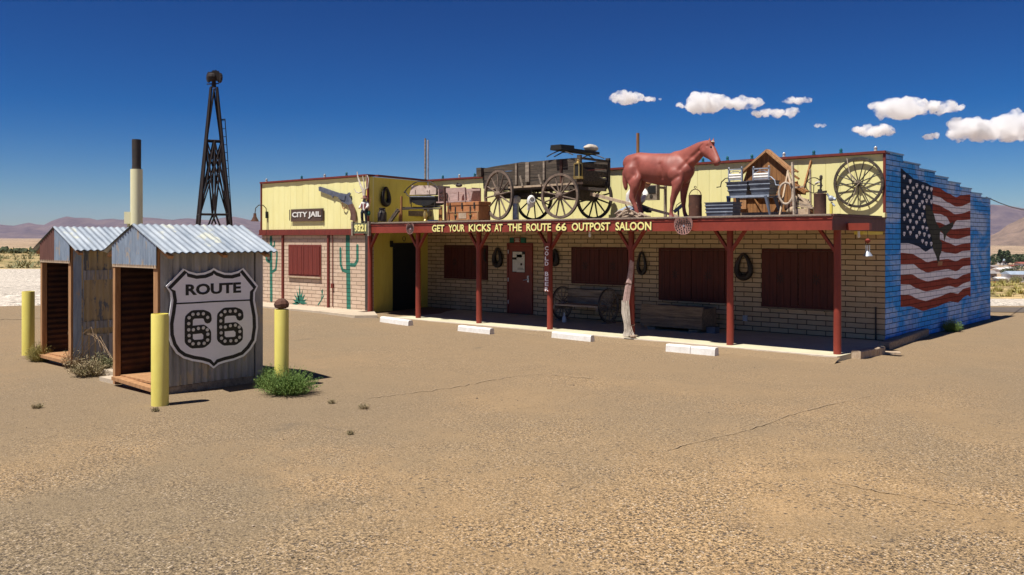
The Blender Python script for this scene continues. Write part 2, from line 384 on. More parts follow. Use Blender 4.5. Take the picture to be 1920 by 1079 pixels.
# ------------------------------------------------------------ ground, road, hills
def ground_mat(name, stops, fine_a, fine_b, scale, bs, bd, patches=None):
    m, n, p = nodes(name); v = coord(n)
    big = noi(n, v, .13, 5, .6, .4); col = ramp(n, big, stops)
    if patches: col = mix(n, ramp(n, noi(n, coord(n, patches[3]), patches[0], 6, .65), [(patches[1], 0), (patches[1]+.12, .85)]), col, patches[2])
    pm = ramp(n, noi(n, coord(n, (.8, 1, 1)), .62, 5, .65, .6), [(.38, .25), (.56, 1)])
    def mul(a): x = n.nodes.new('ShaderNodeMath'); x.operation = 'MULTIPLY'; n.links.new(a, x.inputs[0]); n.links.new(pm, x.inputs[1]); return x.outputs[0]
    vo = n.nodes.new('ShaderNodeTexVoronoi'); vo.inputs['Scale'].default_value = scale; n.links.new(v, vo.inputs['Vector'])
    sp = n.nodes.new('ShaderNodeSeparateColor'); n.links.new(vo.outputs['Color'], sp.inputs[0])
    inside = ramp(n, vo.outputs['Distance'], [(.35, 1), (.6, 0)])
    dk = n.nodes.new('ShaderNodeMath'); dk.operation = 'MULTIPLY'; n.links.new(inside, dk.inputs[0]); n.links.new(ramp(n, sp.outputs[0], [(.52, 0), (.62, 1)]), dk.inputs[1])
    lt = n.nodes.new('ShaderNodeMath'); lt.operation = 'MULTIPLY'; n.links.new(inside, lt.inputs[0]); n.links.new(ramp(n, sp.outputs[1], [(.84, 0), (.92, .8)]), lt.inputs[1])
    col = mix(n, mul(dk.outputs[0]), col, fine_a); col = mix(n, mul(lt.outputs[0]), col, fine_b)
    f = noi(n, v, scale*.5, 8, .92); col = mix(n, mul(ramp(n, f, [(0, .95), (1, .95)])), col, ramp(n, f, [(.42, .04), (.58, .96)]), 'OVERLAY')
    f3 = noi(n, v, 2.2, 5, .7); col = mix(n, .3, col, ramp(n, f3, [(.3, .32), (.7, .68)]), 'OVERLAY')
    if name == 'lot':
        v2 = n.nodes.new('ShaderNodeTexVoronoi'); v2.inputs['Scale'].default_value = 17; n.links.new(v, v2.inputs['Vector']); s2 = n.nodes.new('ShaderNodeSeparateColor'); n.links.new(v2.outputs['Color'], s2.inputs[0])
        m2 = n.nodes.new('ShaderNodeMath'); m2.operation = 'MULTIPLY'; n.links.new(ramp(n, v2.outputs['Distance'], [(.22, 1), (.34, 0)]), m2.inputs[0]); n.links.new(ramp(n, s2.outputs[0], [(.74, 0), (.80, .85)]), m2.inputs[1])
        col = mix(n, m2.outputs[0], col, (.085, .068, .055))
        dt = n.nodes.new('ShaderNodeVectorMath'); dt.operation = 'DOT_PRODUCT'; n.links.new(v, dt.inputs[0]); dt.inputs[1].default_value = tuple(FW)
        ma = n.nodes.new('ShaderNodeMath'); ma.operation = 'MULTIPLY_ADD'; n.links.new(big, ma.inputs[0]); ma.inputs[1].default_value = 16; n.links.new(dt.outputs['Value'], ma.inputs[2])
        mr = n.nodes.new('ShaderNodeMapRange'); mr.inputs[1].default_value = 14; mr.inputs[2].default_value = 20; n.links.new(ma.outputs[0], mr.inputs[0])
        col = mix(n, mr.outputs[0], col, mix(n, .72, col, (.235, .17, .105)))
        col = mix(n, ramp(n, noi(n, v, .55, 6, .7, .5), [(.64, 0), (.74, .45)]), col, (.10, .085, .07))
    n.links.new(col, p.inputs['Base Color']); p.inputs['Roughness'].default_value = .95; p.inputs['Specular IOR Level'].default_value = .15
    n1 = bump(n, f, p, bs, bd); bump(n, vo.outputs['Distance'], p, bs*.6, bd, n1); return m
MT['lot'] = ground_mat('lot', [(.32, (.42, .275, .138)), (.47, (.36, .242, .128)), (.62, (.275, .208, .128))], (.055, .045, .040), (.62, .50, .38), 60, .9, .012,
                       patches=(.35, .55, (.43, .28, .142), (1, 1, 1)))
MT['dirt'] = ground_mat('dirt', [(.35, (.50, .44, .37)), (.65, (.42, .37, .31))], (.44, .38, .31), (.52, .46, .39), 9, .12, .01)
MT['scrub'] = ground_mat('scrub', [(.35, (.46, .33, .16)), (.65, (.34, .25, .12))], (.16, .14, .06), (.56, .44, .24), 2, .4, .05, patches=(.12, .52, (.22, .19, .07), (1, 1, 1)))
MT['plain'] = ground_mat('plain', [(.3, (.38, .27, .18)), (.7, (.30, .215, .14))], (.26, .20, .12), (.42, .32, .22), .05, .1, .2, patches=(.004, .55, (.22, .18, .12), (1, 1, 1)))
def grid(name, rows, cols, m, sm=True):
    """rows: functions of lateral position giving the depth; cols: lateral factors"""
    mb = MB(); nc = len(cols)
    for rw in rows:
        for c in cols:
            l = c
            t = rw(l); p = FW*t + RT*l; mb.v.append(Vector((p.x, p.y, gz(p.x, p.y))))
    mb.f = [(i*nc+k, i*nc+k+1, (i+1)*nc+k+1, (i+1)*nc+k) for i in range(len(rows)-1) for k in range(nc-1)]
    o = mb.build(name, m, None, sm); o['kind'] = 'structure'; return o
lats = [-16000, -11000, -8000, -5500, -3800, -2600, -1800, -1200, -800, -500, -340, -240, -170, -120, -85, -60, -45]
lats = lats + [x*.75 for x in range(-48, 49)] + [-x for x in reversed(lats)]
def edge(a, b): return lambda l: a + (b-a)*sstep(-12, 6, l)
e_lot = edge(27.3, 27.9); e_dirt = edge(62, 31.2); e_scr = edge(128, 128)
def between(e0, e1, n, pw=1): return [(lambda l, k=k: e0(l)+(e1(l)-e0(l))*(k/n)**pw) for k in range(n+1)]
grid('parking_lot_ground', [(lambda l, t=t: t) for t in [-80, -40, -20, -10, -5]] + between(lambda l: -2, e_lot, 40), lats, MT['lot'])
grid('dirt_road', between(e_lot, e_dirt, 16), lats, MT['dirt'])
grid('scrub_ground', between(e_dirt, lambda l: 430, 40, 1.6), lats, MT['scrub'])
grid('desert_plain', between(lambda l: 430, lambda l: 15000, 46, 2.2), lats, MT['plain'])
# dark strip of old road behind the saloon, on the right
mb = MB(); prof = [(25.6+.5*noise.noise(Vector((k*.3, 0, 0))), 27.1+.4*noise.noise(Vector((k*.3, 9, 0)))) for k in range(60)]
for k, (a, b) in enumerate(prof):
    l = 11+k*.7
    for t in (a, b):
        p = FW*t+RT*l; mb.v.append(Vector((p.x, p.y, gz(p.x, p.y)+.012)))
mb.f = [(2*k, 2*k+1, 2*k+3, 2*k+2) for k in range(59)]
MT['asphalt'] = mat('asphalt', (.13, .10, .08), (.09, .075, .06), .9, scale=6, bs=.6)
o = mb.build('asphalt_strip', MT['asphalt']); o['kind'] = 'structure'
# cracks in the lot
MT['crack'] = mat('crack', (.24, .175, .11), (.31, .225, .14), .95, scale=20)
def crack(pts, wd):
    mb = MB(); q = []
    for a, b in zip(pts, pts[1:]):
        n = max(3, int(math.dist(a, b)/9))
        for k in range(n): q.append((a[0]+(b[0]-a[0])*k/n, a[1]+(b[1]-a[1])*k/n+random.uniform(-1.5, 1.5)))
    W = [G(*p) for p in q]
    for i, p in enumerate(W):
        d = (W[min(i+1, len(W)-1)]-W[max(i-1, 0)]).normalized(); o = Vector((-d.y, d.x, 0))*wd*random.uniform(.2, 1)
        mb.v += [p+o+Vector((0, 0, .012)), p-o+Vector((0, 0, .012))]
    mb.f = [(2*k, 2*k+1, 2*k+3, 2*k+2) for k in range(len(W)-1)]
    o = mb.build('ground_crack', MT['crack']); o['kind'] = 'structure'
crack([(690, 748), (800, 735), (880, 722), (965, 706), (1020, 703), (1130, 712)], .014)
crack([(1250, 845), (1330, 825), (1410, 805), (1480, 780), (1560, 760), (1640, 742)], .009)
crack([(0, 599), (40, 598), (90, 598), (140, 597)], .06)
crack([(1560, 905), (1660, 925), (1800, 950)], .01)

def mountains(name, prof, R0, dep, m, base=-30, rug=1, seed=0, label=None):
    """a range of hills: crest follows the profile (photo px, px above horizon) at distance R0; real depth behind and before"""
    mb = MB(); nx = 260; ny = 26
    x0, x1 = prof[0][0], prof[-1][0]
    for i in range(ny+1):
        s = i/ny*2-1                                     # -1 front foot .. 0 crest .. 1 back foot
        for k in range(nx+1):
            px = x0+(x1-x0)*k/nx
            for a, b in zip(prof, prof[1:]):
                if a[0] <= px <= b[0]: hh = a[1]+(b[1]-a[1])*(px-a[0])/(b[0]-a[0]); break
            t = R0 + s*dep; p = pt(R0, px); p = pt(t, px)
            q = Vector((p.x/700*rug, p.y/700*rug, seed))
            rid = 1-abs(noise.fractal(q, .9, 2.1, 6))*1.5
            crest = HC+hh*R0/F
            fall = (1-abs(s))**1.15
            z = base + (crest-base)*fall*(1 + (rid-.75)*.75*(1-fall)*1.6) if abs(s) < 1 else base-40
            z += (noise.fractal(Vector((p.x/160, p.y/160, seed)), .8, 2.2, 5))*crest*.06*(1-.6*fall)
            mb.v.append(Vector((p.x, p.y, z)))
    mb.f = [(i*(nx+1)+k, i*(nx+1)+k+1, (i+1)*(nx+1)+k+1, (i+1)*(nx+1)+k) for i in range(ny) for k in range(nx)]
    o = mb.build(name, m, None, True); o['kind'] = 'structure'; return o
MT['mount'] = mat('mount', (.075, .055, .06), (.16, .115, .10), .95, scale=.004, fine=.3)
MT['hill'] = mat('hill', (.24, .165, .12), (.14, .10, .075), .95, scale=.012, fine=.35)
L = [(-700, 20), (-500, 30), (-300, 18), (-150, 34), (-60, 24), (0, 27), (23, 24), (55, 30), (81, 25), (104, 37), (128, 42), (146, 38), (161, 40), (182, 35), (206, 37.5), (234, 35),
     (268, 40), (299, 38), (325, 35), (349, 39), (390, 34), (437, 42), (469, 35), (520, 28), (600, 34), (700, 24), (900, 20), (1100, 26), (1300, 22), (1500, 34), (1700, 50), (1800, 58), (1858, 64), (1889, 62), (1920, 56), (2000, 60), (2150, 44), (2400, 60), (2700, 40), (3000, 20)]
mountains('mountain_range', L, 9800, 2200, MT['mount'], base=-2, rug=1.1)
mountains('desert_hill', [(1800, -10), (1840, -2), (1862, 8), (1874, 14), (1889, 26), (1905, 33), (1920, 41), (1960, 54), (2010, 66), (2080, 62), (2150, 70), (2260, 48), (2400, 22), (2550, -6)], 3300, 800, MT['hill'], base=-24, rug=2.4, seed=5)

# ------------------------------------------------------------ clouds
m, n, p = nodes('cloud')
p.inputs['Base Color'].default_value = (1, 1, 1, 1); p.inputs['Roughness'].default_value = 1; p.inputs['Specular IOR Level'].default_value = 0
lw = n.nodes.new('ShaderNodeLayerWeight'); lw.inputs['Blend'].default_value = .5
tr = n.nodes.new('ShaderNodeBsdfTransparent'); mx = n.nodes.new('ShaderNodeMixShader')
tl = n.nodes.new('ShaderNodeBsdfTranslucent'); tl.inputs[0].default_value = (1, 1, 1, 1)
m2 = n.nodes.new('ShaderNodeMixShader'); m2.inputs[0].default_value = .45
fz = noi(n, coord(n), .016, 7, .72)
sm = n.nodes.new('ShaderNodeMath'); sm.operation = 'MULTIPLY_ADD'; n.links.new(fz, sm.inputs[0]); sm.inputs[1].default_value = 2.2; sm.inputs[2].default_value = .0
ad = n.nodes.new('ShaderNodeMath'); ad.operation = 'MULTIPLY'; n.links.new(lw.outputs['Facing'], ad.inputs[0]); n.links.new(sm.outputs[0], ad.inputs[1])
fr = ramp(n, ad.outputs[0], [(.16, 0), (.70, 1)])
n.links.new(p.outputs[0], m2.inputs[1]); n.links.new(tl.outputs[0], m2.inputs[2])
n.links.new(m2.outputs[0], mx.inputs[1]); n.links.new(tr.outputs[0], mx.inputs[2]); n.links.new(fr, mx.inputs[0])
m, n, p = nodes('cloud'); n.nodes.remove(p)
cv = n.nodes.new('ShaderNodeVolumePrincipled'); cv.inputs['Color'].default_value = (1, 1, 1, 1); cv.inputs['Anisotropy'].default_value = .2
cn_ = noi(n, coord(n), .014, 6, .62); dr_ = ramp(n, cn_, [(.40, 0), (.60, .055)]); n.links.new(dr_, cv.inputs['Density'])
n.links.new(cv.outputs[0], n.nodes['Material Output'].inputs['Volume']); MT['cloud'] = m
def remesh(mb, vox, smooth_it=3, disp=None):
    me = mb.mesh('tmp', MT['black']); o = bpy.data.objects.new('tmp', me); C.objects.link(o)
    r = o.modifiers.new('r', 'REMESH'); r.mode = 'VOXEL'; r.voxel_size = vox
    if smooth_it: s = o.modifiers.new('s', 'SMOOTH'); s.iterations = smooth_it; s.factor = .5
    dg = bpy.context.evaluated_depsgraph_get(); me2 = bpy.data.meshes.new_from_object(o.evaluated_get(dg))
    bpy.data.objects.remove(o)
    out = MB(); out.v = [v.co.copy() for v in me2.vertices]; out.f = [tuple(q.vertices) for q in me2.polygons]
    if disp:
        for v, q in zip(out.v, me2.vertices): v += q.normal*disp(v)
    return out
CT = 6200
def cloud(px0, px1, py0, py1, label, k=1, wisp=.5, seed=0):
    rnd = random.Random(seed); mb = MB(); s = CT/F; w_ = (px1-px0)/2*s*1.1; h_ = (py1-py0)/2*s*1.25
    cx, cy = (px0+px1)/2, (py0+py1)/2; n = int(9*k)+3
    c = pt(CT, cx); c.z = HC+(HZ-cy)*s
    for i in range(n):
        a = rnd.uniform(-1, 1); e = math.sqrt(max(0, 1-a*a)); b = rnd.uniform(-.6, .9)*e
        r = h_*rnd.uniform(.45, .85)*(1-.5*abs(a))
        q = c + RT*a*(w_-r) + Vector((0, 0, b*(h_-r)*.95)) + FW*rnd.uniform(-.5, .5)*w_*.7*e
        mb.ball(q, r, (1.35, 1.35, .8), 16, 12)
    mb = remesh(mb, h_*.05, 10, lambda v: h_*(.30*noise.fractal(v/h_*1.2, .8, 2.1, 4)+.035*noise.fractal(v/h_*3, .8, 2, 2)))
    mb.solo('cloud', MT['cloud'], label, 'cloud', 'small white clouds over the saloon', smooth=True)
cloud(1146, 1206, 170, 199, 'small cloud with a thin tail, leftmost of the row of clouds', 1, seed=1)
cloud(1198, 1238, 181, 194, 'thin wispy scrap of cloud trailing off the leftmost cloud', .6, seed=12)
cloud(1269, 1367, 173, 215, 'broad puffy white cloud directly above the horse head', 1.6, seed=2)
cloud(1364, 1430, 179, 207, 'medium cloud touching the right side of the broad puffy cloud', 1.1, seed=3)
cloud(1411, 1498, 201, 223, 'long low cloud below the medium one, above the shed gable', 1.1, seed=4)
cloud(1470, 1521, 181, 198, 'small flat cloud high between the two cloud clusters', .8, seed=5)
cloud(1528, 1551, 230, 242, 'tiny scrap of cloud alone above the parapet', .5, seed=6)
cloud(1637, 1748, 181, 228, 'large piled cloud above the right corner of the saloon', 1.6, seed=7)
cloud(1736, 1808, 187, 218, 'thin ragged cloud trailing right of the large piled cloud', .9, seed=8)
cloud(1604, 1684, 230, 259, 'oval cloud just above the roof corner of the blue wall', 1.1, seed=9)
cloud(1730, 1758, 247, 265, 'small round cloud over the stepped blue wall', .6, seed=10)
cloud(1776, 1850, 218, 268, 'ragged cloud at the left of the big cloud at the right edge', 1.1, seed=11)
cloud(1822, 1965, 210, 274, 'big bright cloud cut by the right edge of the picture', 1.8, seed=13)

# ------------------------------------------------------------ the saloon
S = thing('saloon_building', 'long low saloon with yellow parapet, red porch posts and a blue flag mural side wall', 'building', ((XC+XJ)/2, YS, 0))
NY = Vector((0, -1, 0)); PX = Vector((1, 0, 0))
mb = MB(); mb.bb((XI, YS, -.1), (XC-.005, YS+.2, ZD-.06)); mb.build('front_wall', MT['block_tan'], S)
mb = MB(); mb.bb((XL, YJ, -.1), (XJ-.02, YJ+.2, ZD-.27)); mb.build('annex_wall', MT['block_lit'], S, label='pale block wall of the annex with painted cacti')
mb = MB(); mb.bb((XL-.01, YJ+.2, -.1), (XL+.2, YS+7, ZT-.3)); mb.bb((XL, YS+7, -.1), (XC-.2, YS+7.2, 3)); mb.build('rear_wall', MT['block_tan'], S)
# stepped side wall
stp = [(1660, 285), (1693, 293), (1693, 300), (1724, 307), (1724, 316), (1753, 321), (1753, 329), (1777, 334), (1777, 341), (1800, 345), (1800, 351.5), (1821, 355), (1821, 362), (1840, 365), (1840, 371), (1857, 374)]
ys = [V(a, b, XC) for a, b in stp]
zz = [ZT+.02]
lv = [ZT+.02, 3.67, 3.58, 3.49, 3.41, 3.32, 3.23, 3.14]
out = []; k = 0
for i in range(0, 16, 2):
    z = lv[i//2]; out += [Vector((XC, ys[i].y, z)), Vector((XC, ys[i+1].y, z))]
out[0].y = YS+.002
Yend = out[-1].y
pl = [Vector((XC, YS+.002, -.1))] + out + [Vector((XC, Yend, -.1))]
mb = MB(); mb.poly(pl, (-1, 0, 0), .22); mb.build('side_wall', MT['block_blue'], S, label='blue painted side wall with a stepped top')
mb = MB()
for i in range(0, 16, 2): mb.bb((XC-.23, out[i].y+(.0 if i else 0), out[i].z+.001), (XC+.02, out[i+1].y+.02, out[i].z+.03))
MT['blue_cap'] = mat('blue_cap', (.25, .45, .7), (.2, .36, .6), .7); mb.build('side_wall_cap', MT['blue_cap'], S)
# roof
mb = MB(); mb.bb((XL+.2, YS+.3, 2.75), (XC-.23, Yend-.2, 2.9)); mb.bb((XL+.2, YJ+.2, 2.75), (XJ-.3, YS+.29, 2.9)); mb.build('flat_roof', MT['gravel_roof'], S)
# yellow parapets with grooved panels
def panels(name, a, b, z0, z1, th, m, par, nx, lab=None):
    """upright boards from a to b (both Vector), face outward on the left-hand normal nx"""
    a, b, nx = Vector(a), Vector(b), Vector(nx); L = (b-a).length; d = (b-a).normalized(); n = max(1, round(L/.30)); mb = MB()
    for k in range(n):
        p = a+d*(L*k/n+.0025); q = a+d*(L*(k+1)/n-.0025)
        e = .003 if k % 4 == 0 else 0
        mb.poly([Vector((p.x, p.y, z0)), Vector((q.x, q.y, z0)), Vector((q.x, q.y, z1)), Vector((p.x, p.y, z1))], -nx, th+e)
    return mb.build(name, m, par, label=lab)
mb = MB(); mb.bb((XI+.0, YS+.022, ZD-.05), (XC-.23, YS+.2, ZT-.02)); mb.bb((XL+.03, YJ+.022, ZD-.2), (XJ-.03, YJ+.2, ZT-.02)); mb.build('parapet_frame', MT['yellow'], S)
panels('parapet', (XI+.02, YS, 0), (XC-.004, YS, 0), ZD-.055, ZT-.01, .02, MT['yellow'], S, (0, -1, 0))
panels('annex_parapet', (XL+.02, YJ-.003, 0), (XJ-.02, YJ-.003, 0), ZD-.165, ZT-.01, .02, MT['yellow'], S, (0, -1, 0))
sd = Vector((XI-XJ, YS-YJ, 0)).normalized(); sn = Vector((sd.y, -sd.x, 0))
panels('annex_side_wall', Vector((XJ, YJ, 0)), Vector((XI, YS, 0)), .0, ZT-.01, .1, MT['yellow_old'], S, sn, 'yellow side wall of the annex facing the porch')
mb = MB()                                               # drooping drip edge under the cap and red cap
for (a, b, Y) in ((XI-.02, XC+.02, YS), (XL-.02, XJ+.01, YJ)):
    n_ = 60
    for k_ in range(n_): mb.bb((a+(b-a)*k_/n_, Y-.062-.012*noise.noise(Vector((k_*.4, Y, 0))), ZT), (a+(b-a)*(k_+1)/n_-.001, Y+.22, ZT+.05))
mb.bar(Vector((XJ+.03, YJ+.25, ZT+.024)), Vector((XI+.03, YS-.12, ZT+.024)), .05, .13)
mb.build('parapet_cap', MT['red_lit'], S)
mb = MB(); mb.bb((XC-.035, YS-.03, ZD+.12), (XC+.012, YS+.001, ZT)); mb.bb((XL-.02, YJ-.04, ZD-.17), (XL+.02, YJ, ZT))
mb.bb((XJ-.02, YJ-.045, ZD-.17), (XJ+.035, YJ-.0, ZT-.001)); mb.build('corner_trim', MT['red_lit'], S)
mb = MB(); mb.bb((XL-.05, YJ-.07, ZD-.265), (XJ-.1, YJ-.02, ZD-.11)); mb.bb((XL-.05, YJ-.09, ZD-.275), (XJ-.1, YJ-.0, ZD-.245)); mb.build('annex_band', MT['red_lit'], S, label='dark red band across the annex')
for px in (531.5, 617):
    p = U(px, 448, YJ); mb = MB(); mb.bb((p.x-.035, YJ-.05, .15), (p.x+.035, YJ-.001, ZD-.28)); mb.build('batten', MT['red_lit'], S)
p = U(625, 448, YJ); mb = MB(); mb.tube([(p.x, YJ-.03, .2), (p.x, YJ-.03, 2.3)], .012); mb.bb((p.x-.04, YJ-.06, .72), (p.x+.04, YJ-.002, .85)); mb.build('conduit', MT['red_lit'], S)
# porch slab and sidewalk
mb = MB(); mb.bb((XJ-.0, YP-.28, -.12), (XC+.2, YS-.003, ZS)); mb.build('porch_slab', MT['slab'], S)
mb = MB(); mb.bb((XJ-.0, YP-.36, -.12), (XC+.2, YP-.281, ZS+.004)); mb.build('slab_edge', MT['slab_edge'], S)
q = [G(488, 577), G(600, 588), G(665, 597), G(708, 597), G(702, 589)]
mb = MB(); pts_ = [Vector((v.x, v.y, .165)) for v in q]+[Vector((XJ+.25, YP-.37, .165)), Vector((XJ-.003, YP-.37, .165)), Vector((XJ-.003, YJ-.003, .165)), Vector((XL-.9, YJ-.003, .165))]
mb.poly(pts_, (0, 0, -1), .2); mb.build('sidewalk', MT['concrete'], S, label='pale concrete walk before the annex')
mb = MB(); n = 90
for k in range(n+1):
    x = XJ+.3+(XC+.26-XJ-.3)*k/n; w_ = .34+.12*noise.noise(Vector((x*.8, 3, 0)))+.05*noise.noise(Vector((x*3, 3, 0)))
    for y, z in ((YP-.355, ZS-.012+.012*noise.noise(Vector((x*2, 0, 0)))), (YP-.36-w_*.5, (ZS+gz(x, YP-.6))*.5), (YP-.36-w_, gz(x, YP-.36-w_)-.01)): mb.v.append(Vector((x, y, z)))
mb.f = [(3*k+j, 3*k+j+1, 3*k+j+4, 3*k+j+3) for k in range(n) for j in (0, 1)]
o = mb.build('sand_drift', MT['lot'], None, True); o['kind'] = 'structure'
# porch roof
XR = U(1560, 448, YF).x; XFL = U(664, 448, YF).x
mb = MB(); pr = [(YF+.042, ZD), (15.2, ZQ-.008), (YS-.003, ZQ+.006)]; N2 = 2
for y, z in pr:
    f = (y-YF)/(YS-YF); xa_ = XJ+.05+(XI-XJ-.03)*max(0, (y-YJ)/(YS-YJ)); xb_ = XR-.05+(XC+.01-XR)*f
    mb.v += [Vector((xa_, y, z)), Vector((xb_, y, z)), Vector((xa_, y, ZD-.07)), Vector((xb_, y, ZD-.07))]
for i in (0, 4): mb.f += [(i, i+1, i+5, i+4), (i+2, i+6, i+7, i+3), (i, i+4, i+6, i+2), (i+1, i+3, i+7, i+5)]
mb.f += [(0, 2, 3, 1), (8, 9, 11, 10)]; mb.build('porch_roof', MT['gravel_roof'], S)
mb = MB()                                               # rough gravel stop along the edge
n = 160
for k in range(n):
    x = XFL+(XR-XFL)*k/n; h = .016+.008*noise.noise(Vector((k*.35, 0, 0)))
    mb.box((x+(XR-XFL)/n/2, YF+.03, ZD+h/2+.002), ((XR-XFL)/n*1.02, .12+.02*noise.noise(Vector((k*.7, 5, 0))), h))
mb.build('roof_edging', MT['gravel_roof'], S)
mb = MB(); mb.bb((XFL, YF, ZD-.235), (XR, YF+.04, ZD-.002)); mb.bb((XFL, YF-.012, ZD-.05), (XR+.01, YF-.0005, ZD)); mb.build('fascia', MT['red'], S, label='red fascia board with cream lettering')
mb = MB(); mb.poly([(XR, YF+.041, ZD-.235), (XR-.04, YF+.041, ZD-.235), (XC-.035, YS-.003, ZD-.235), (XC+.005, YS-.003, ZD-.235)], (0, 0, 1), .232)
mb.poly([(XR+.015, YF+.041, ZD+.002), (XR-.04, YF+.041, ZD+.002), (XC-.035, YS-.003, ZD+.002), (XC+.02, YS-.003, ZD+.002)], (0, 0, 1), .035); mb.build('end_fascia', MT['red_shaded'], S, label='red end board of the porch roof, its shade painted in as purplish brown')
mb = MB(); q0_, q1_ = V(1655, 404, XC+.03), V(1655, 396, XC+.03); mb.bb((XC-.02, YS-.12, ZD+.04), (XC+.03, YS-.003, ZD+.13)); mb.build('yellow_block', MT['yellow'], S)
mb = MB(); a = U(1587, 448, 15.5); b = U(1630, 448, 15.5); mb.bb((a.x, 15.5, ZD-.232), (b.x, 15.62, ZD-.11)); mb.build('beam_end', MT['red'], S)
mb = MB(); mb.bb((XC-.2, 16.9, ZD-.3), (XC-.04, YS-.01, ZD-.24)); mb.build('soffit_board', MT['yellow_old'], S)
mb = MB(); mb.bb((XJ+.1, YP-.05, ZD-.2), (XR-.05, YP+.07, ZD-.071))
for k in range(14):
    x = XJ+.6+k*.9; mb.bb((x, YP+.071, ZD-.17), (x+.05, YS-.01, ZD-.072))
mb.build('porch_beam', MT['red_dark'], S)
mb = MB(); mb.bb((XJ-.11, YJ-.03, -.1), (XJ+.004, YJ-.002, ZD-.24)); mb.build('corner_board', MT['iron'], S)
# posts with braces
def post(px, br):
    p = U(px, 600, YP); r = .066; mb = MB()
    m = [(r*1.02, 0), (r, .4), (r*.95, 1.2), (r*.93, ZD-.2-ZS)]
    mb.lathe((p.x, YP, ZS), m, 14); mb.jitter(.006, 2.5); po = mb.build('post', MT['red'], S, True)
    for d in br:
        b = MB(); b.bar((p.x+d*.02, YP-.0, 1.86), (p.x+d*.34, YP, ZD-.18), .075, .05, (0, 1, 0)); b.build('brace', MT['red'], po)
    return p
post(691+3, (1,))
for px, br in ((784, (-1, 1)), (898, (-1, 1)), (1031, (-1, 1)), (1184, (-1, 1)), (1369, (-1, 1)), (1570, (-1,))): post(px, br)
# shuttered windows
def window(px0, px1, py0, py1, Y, m, nb, two=True):
    a = U(px0, py0, Y); b = U(px1, 448, Y); z1 = a.z; z0 = U(px0, py1, Y).z; x0, x1 = a.x, b.x
    mb = MB(); t = .045
    mb.bb((x0-t, Y-.03, z1), (x1+t, Y, z1+t)); mb.bb((x0-t, Y-.03, z0), (x0, Y, z1)); mb.bb((x1, Y-.03, z0), (x1+t, Y, z1)); mb.bb((x0-t, Y-.03, z0-t), (x1+t, Y, z0))
    fr = mb.build('window', m, S)
    mids = [(x0, x1)] if not two else [(x0, (x0+x1)/2-.006), ((x0+x1)/2+.006, x1)]
    for a_, b_ in mids:
        mb = MB(); n = max(2, round((b_-a_)/nb))
        for k in range(n):
            u0 = a_+(b_-a_)*k/n+.003; u1 = a_+(b_-a_)*(k+1)/n-.003
            mb.bb((u0, Y-.045-.004*(k % 2), z0+.004), (u1, Y-.012, z1-.004))
        sh = mb.build('shutter', m, fr)
        if m is MT['red_dark']:
            cx, cz = (a_+b_)/2, (z0+z1)/2; w_ = MB()
            for q in range(8):
                an = q*math.pi/4; w_.stroke([(cx+math.cos(an)*.03, Y-.05, cz+math.sin(an)*.03), (cx+math.cos(an)*.09, Y-.05, cz+math.sin(an)*.11)], .012, (0, -1, 0), .004)
            w_.build('scroll_ornament', MT['black'], fr)
    mb = MB(); mb.bb((x0-.06, Y-.07, z0-.09), (x1+.06, Y-.002, z0-.05)); mb.build('sill', MT['block_tan'] if m is MT['red_dark'] else MT['wood_pale'], fr)
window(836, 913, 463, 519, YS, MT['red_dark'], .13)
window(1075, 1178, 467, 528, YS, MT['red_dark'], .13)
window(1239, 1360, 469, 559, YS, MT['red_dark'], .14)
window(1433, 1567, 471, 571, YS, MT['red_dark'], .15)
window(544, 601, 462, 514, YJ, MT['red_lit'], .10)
# front door
a = U(955, 460, YS); b = U(997, 448, YS); z0 = ZS+.01; z1 = 1.93
mb = MB(); t = .05; mb.bb((a.x-t, YS-.05, z0), (a.x, YS, z1+t)); mb.bb((b.x, YS-.05, z0), (b.x+t, YS, z1+t)); mb.bb((a.x, YS-.05, z1), (b.x, YS, z1+t))
dr = mb.build('door_frame', MT['door'], S)
mb = MB(); mb.bb((a.x+.004, YS-.035, z0+.01), (b.x-.004, YS-.002, z1-.004)); d_ = mb.build('door', MT['door'], S, label='red entrance door with posters in its window')
wx0, wx1 = a.x+.14, b.x-.2
mb = MB(); mb.bb((wx0, YS-.042, 1.20), (wx1, YS-.0355, 1.76)); mb.build('door_window', MT['black'], d_)
mb = MB(); mb.bb((wx0+.16, YS-.046, 1.21), (wx1-.01, YS-.0425, 1.68)); mb.bb((wx0+.02, YS-.049, 1.22), (wx0+.2, YS-.0465, 1.54)); mb.bb((wx0+.02, YS-.046, 1.6), (wx1-.1, YS-.0425, 1.75)); mb.build('poster', MT['paper'], d_)
mb = MB(); mb.disc(((wx0+wx1)/2+.1, YS-.046, 1.42), (0, -1, 0), .035, .002); mb.bb((wx0+.2, YS-.0475, 1.28), (wx1-.04, YS-.0462, 1.29)); mb.bb((wx0+.2, YS-.0475, 1.31), (wx1-.06, YS-.0462, 1.32)); mb.build('poster_print', MT['iron'], d_)
mb = MB(); hx = b.x-.09; mb.bb((hx-.025, YS-.05, .95), (hx+.03, YS-.0355, 1.12)); mb.cyl((hx, YS-.06, 1.02), (hx-.13, YS-.09, 1.0), .012); mb.disc((hx, YS-.05, 1.08), (0, -1, 0), .025, .012); mb.build('door_handle', MT['chrome'], d_)
mb = MB()
for z in (.35, .95, 1.7): mb.bb((a.x-.01, YS-.056, z), (a.x+.02, YS-.051, z+.1))
mb.build('hinge', MT['chrome'], d_)
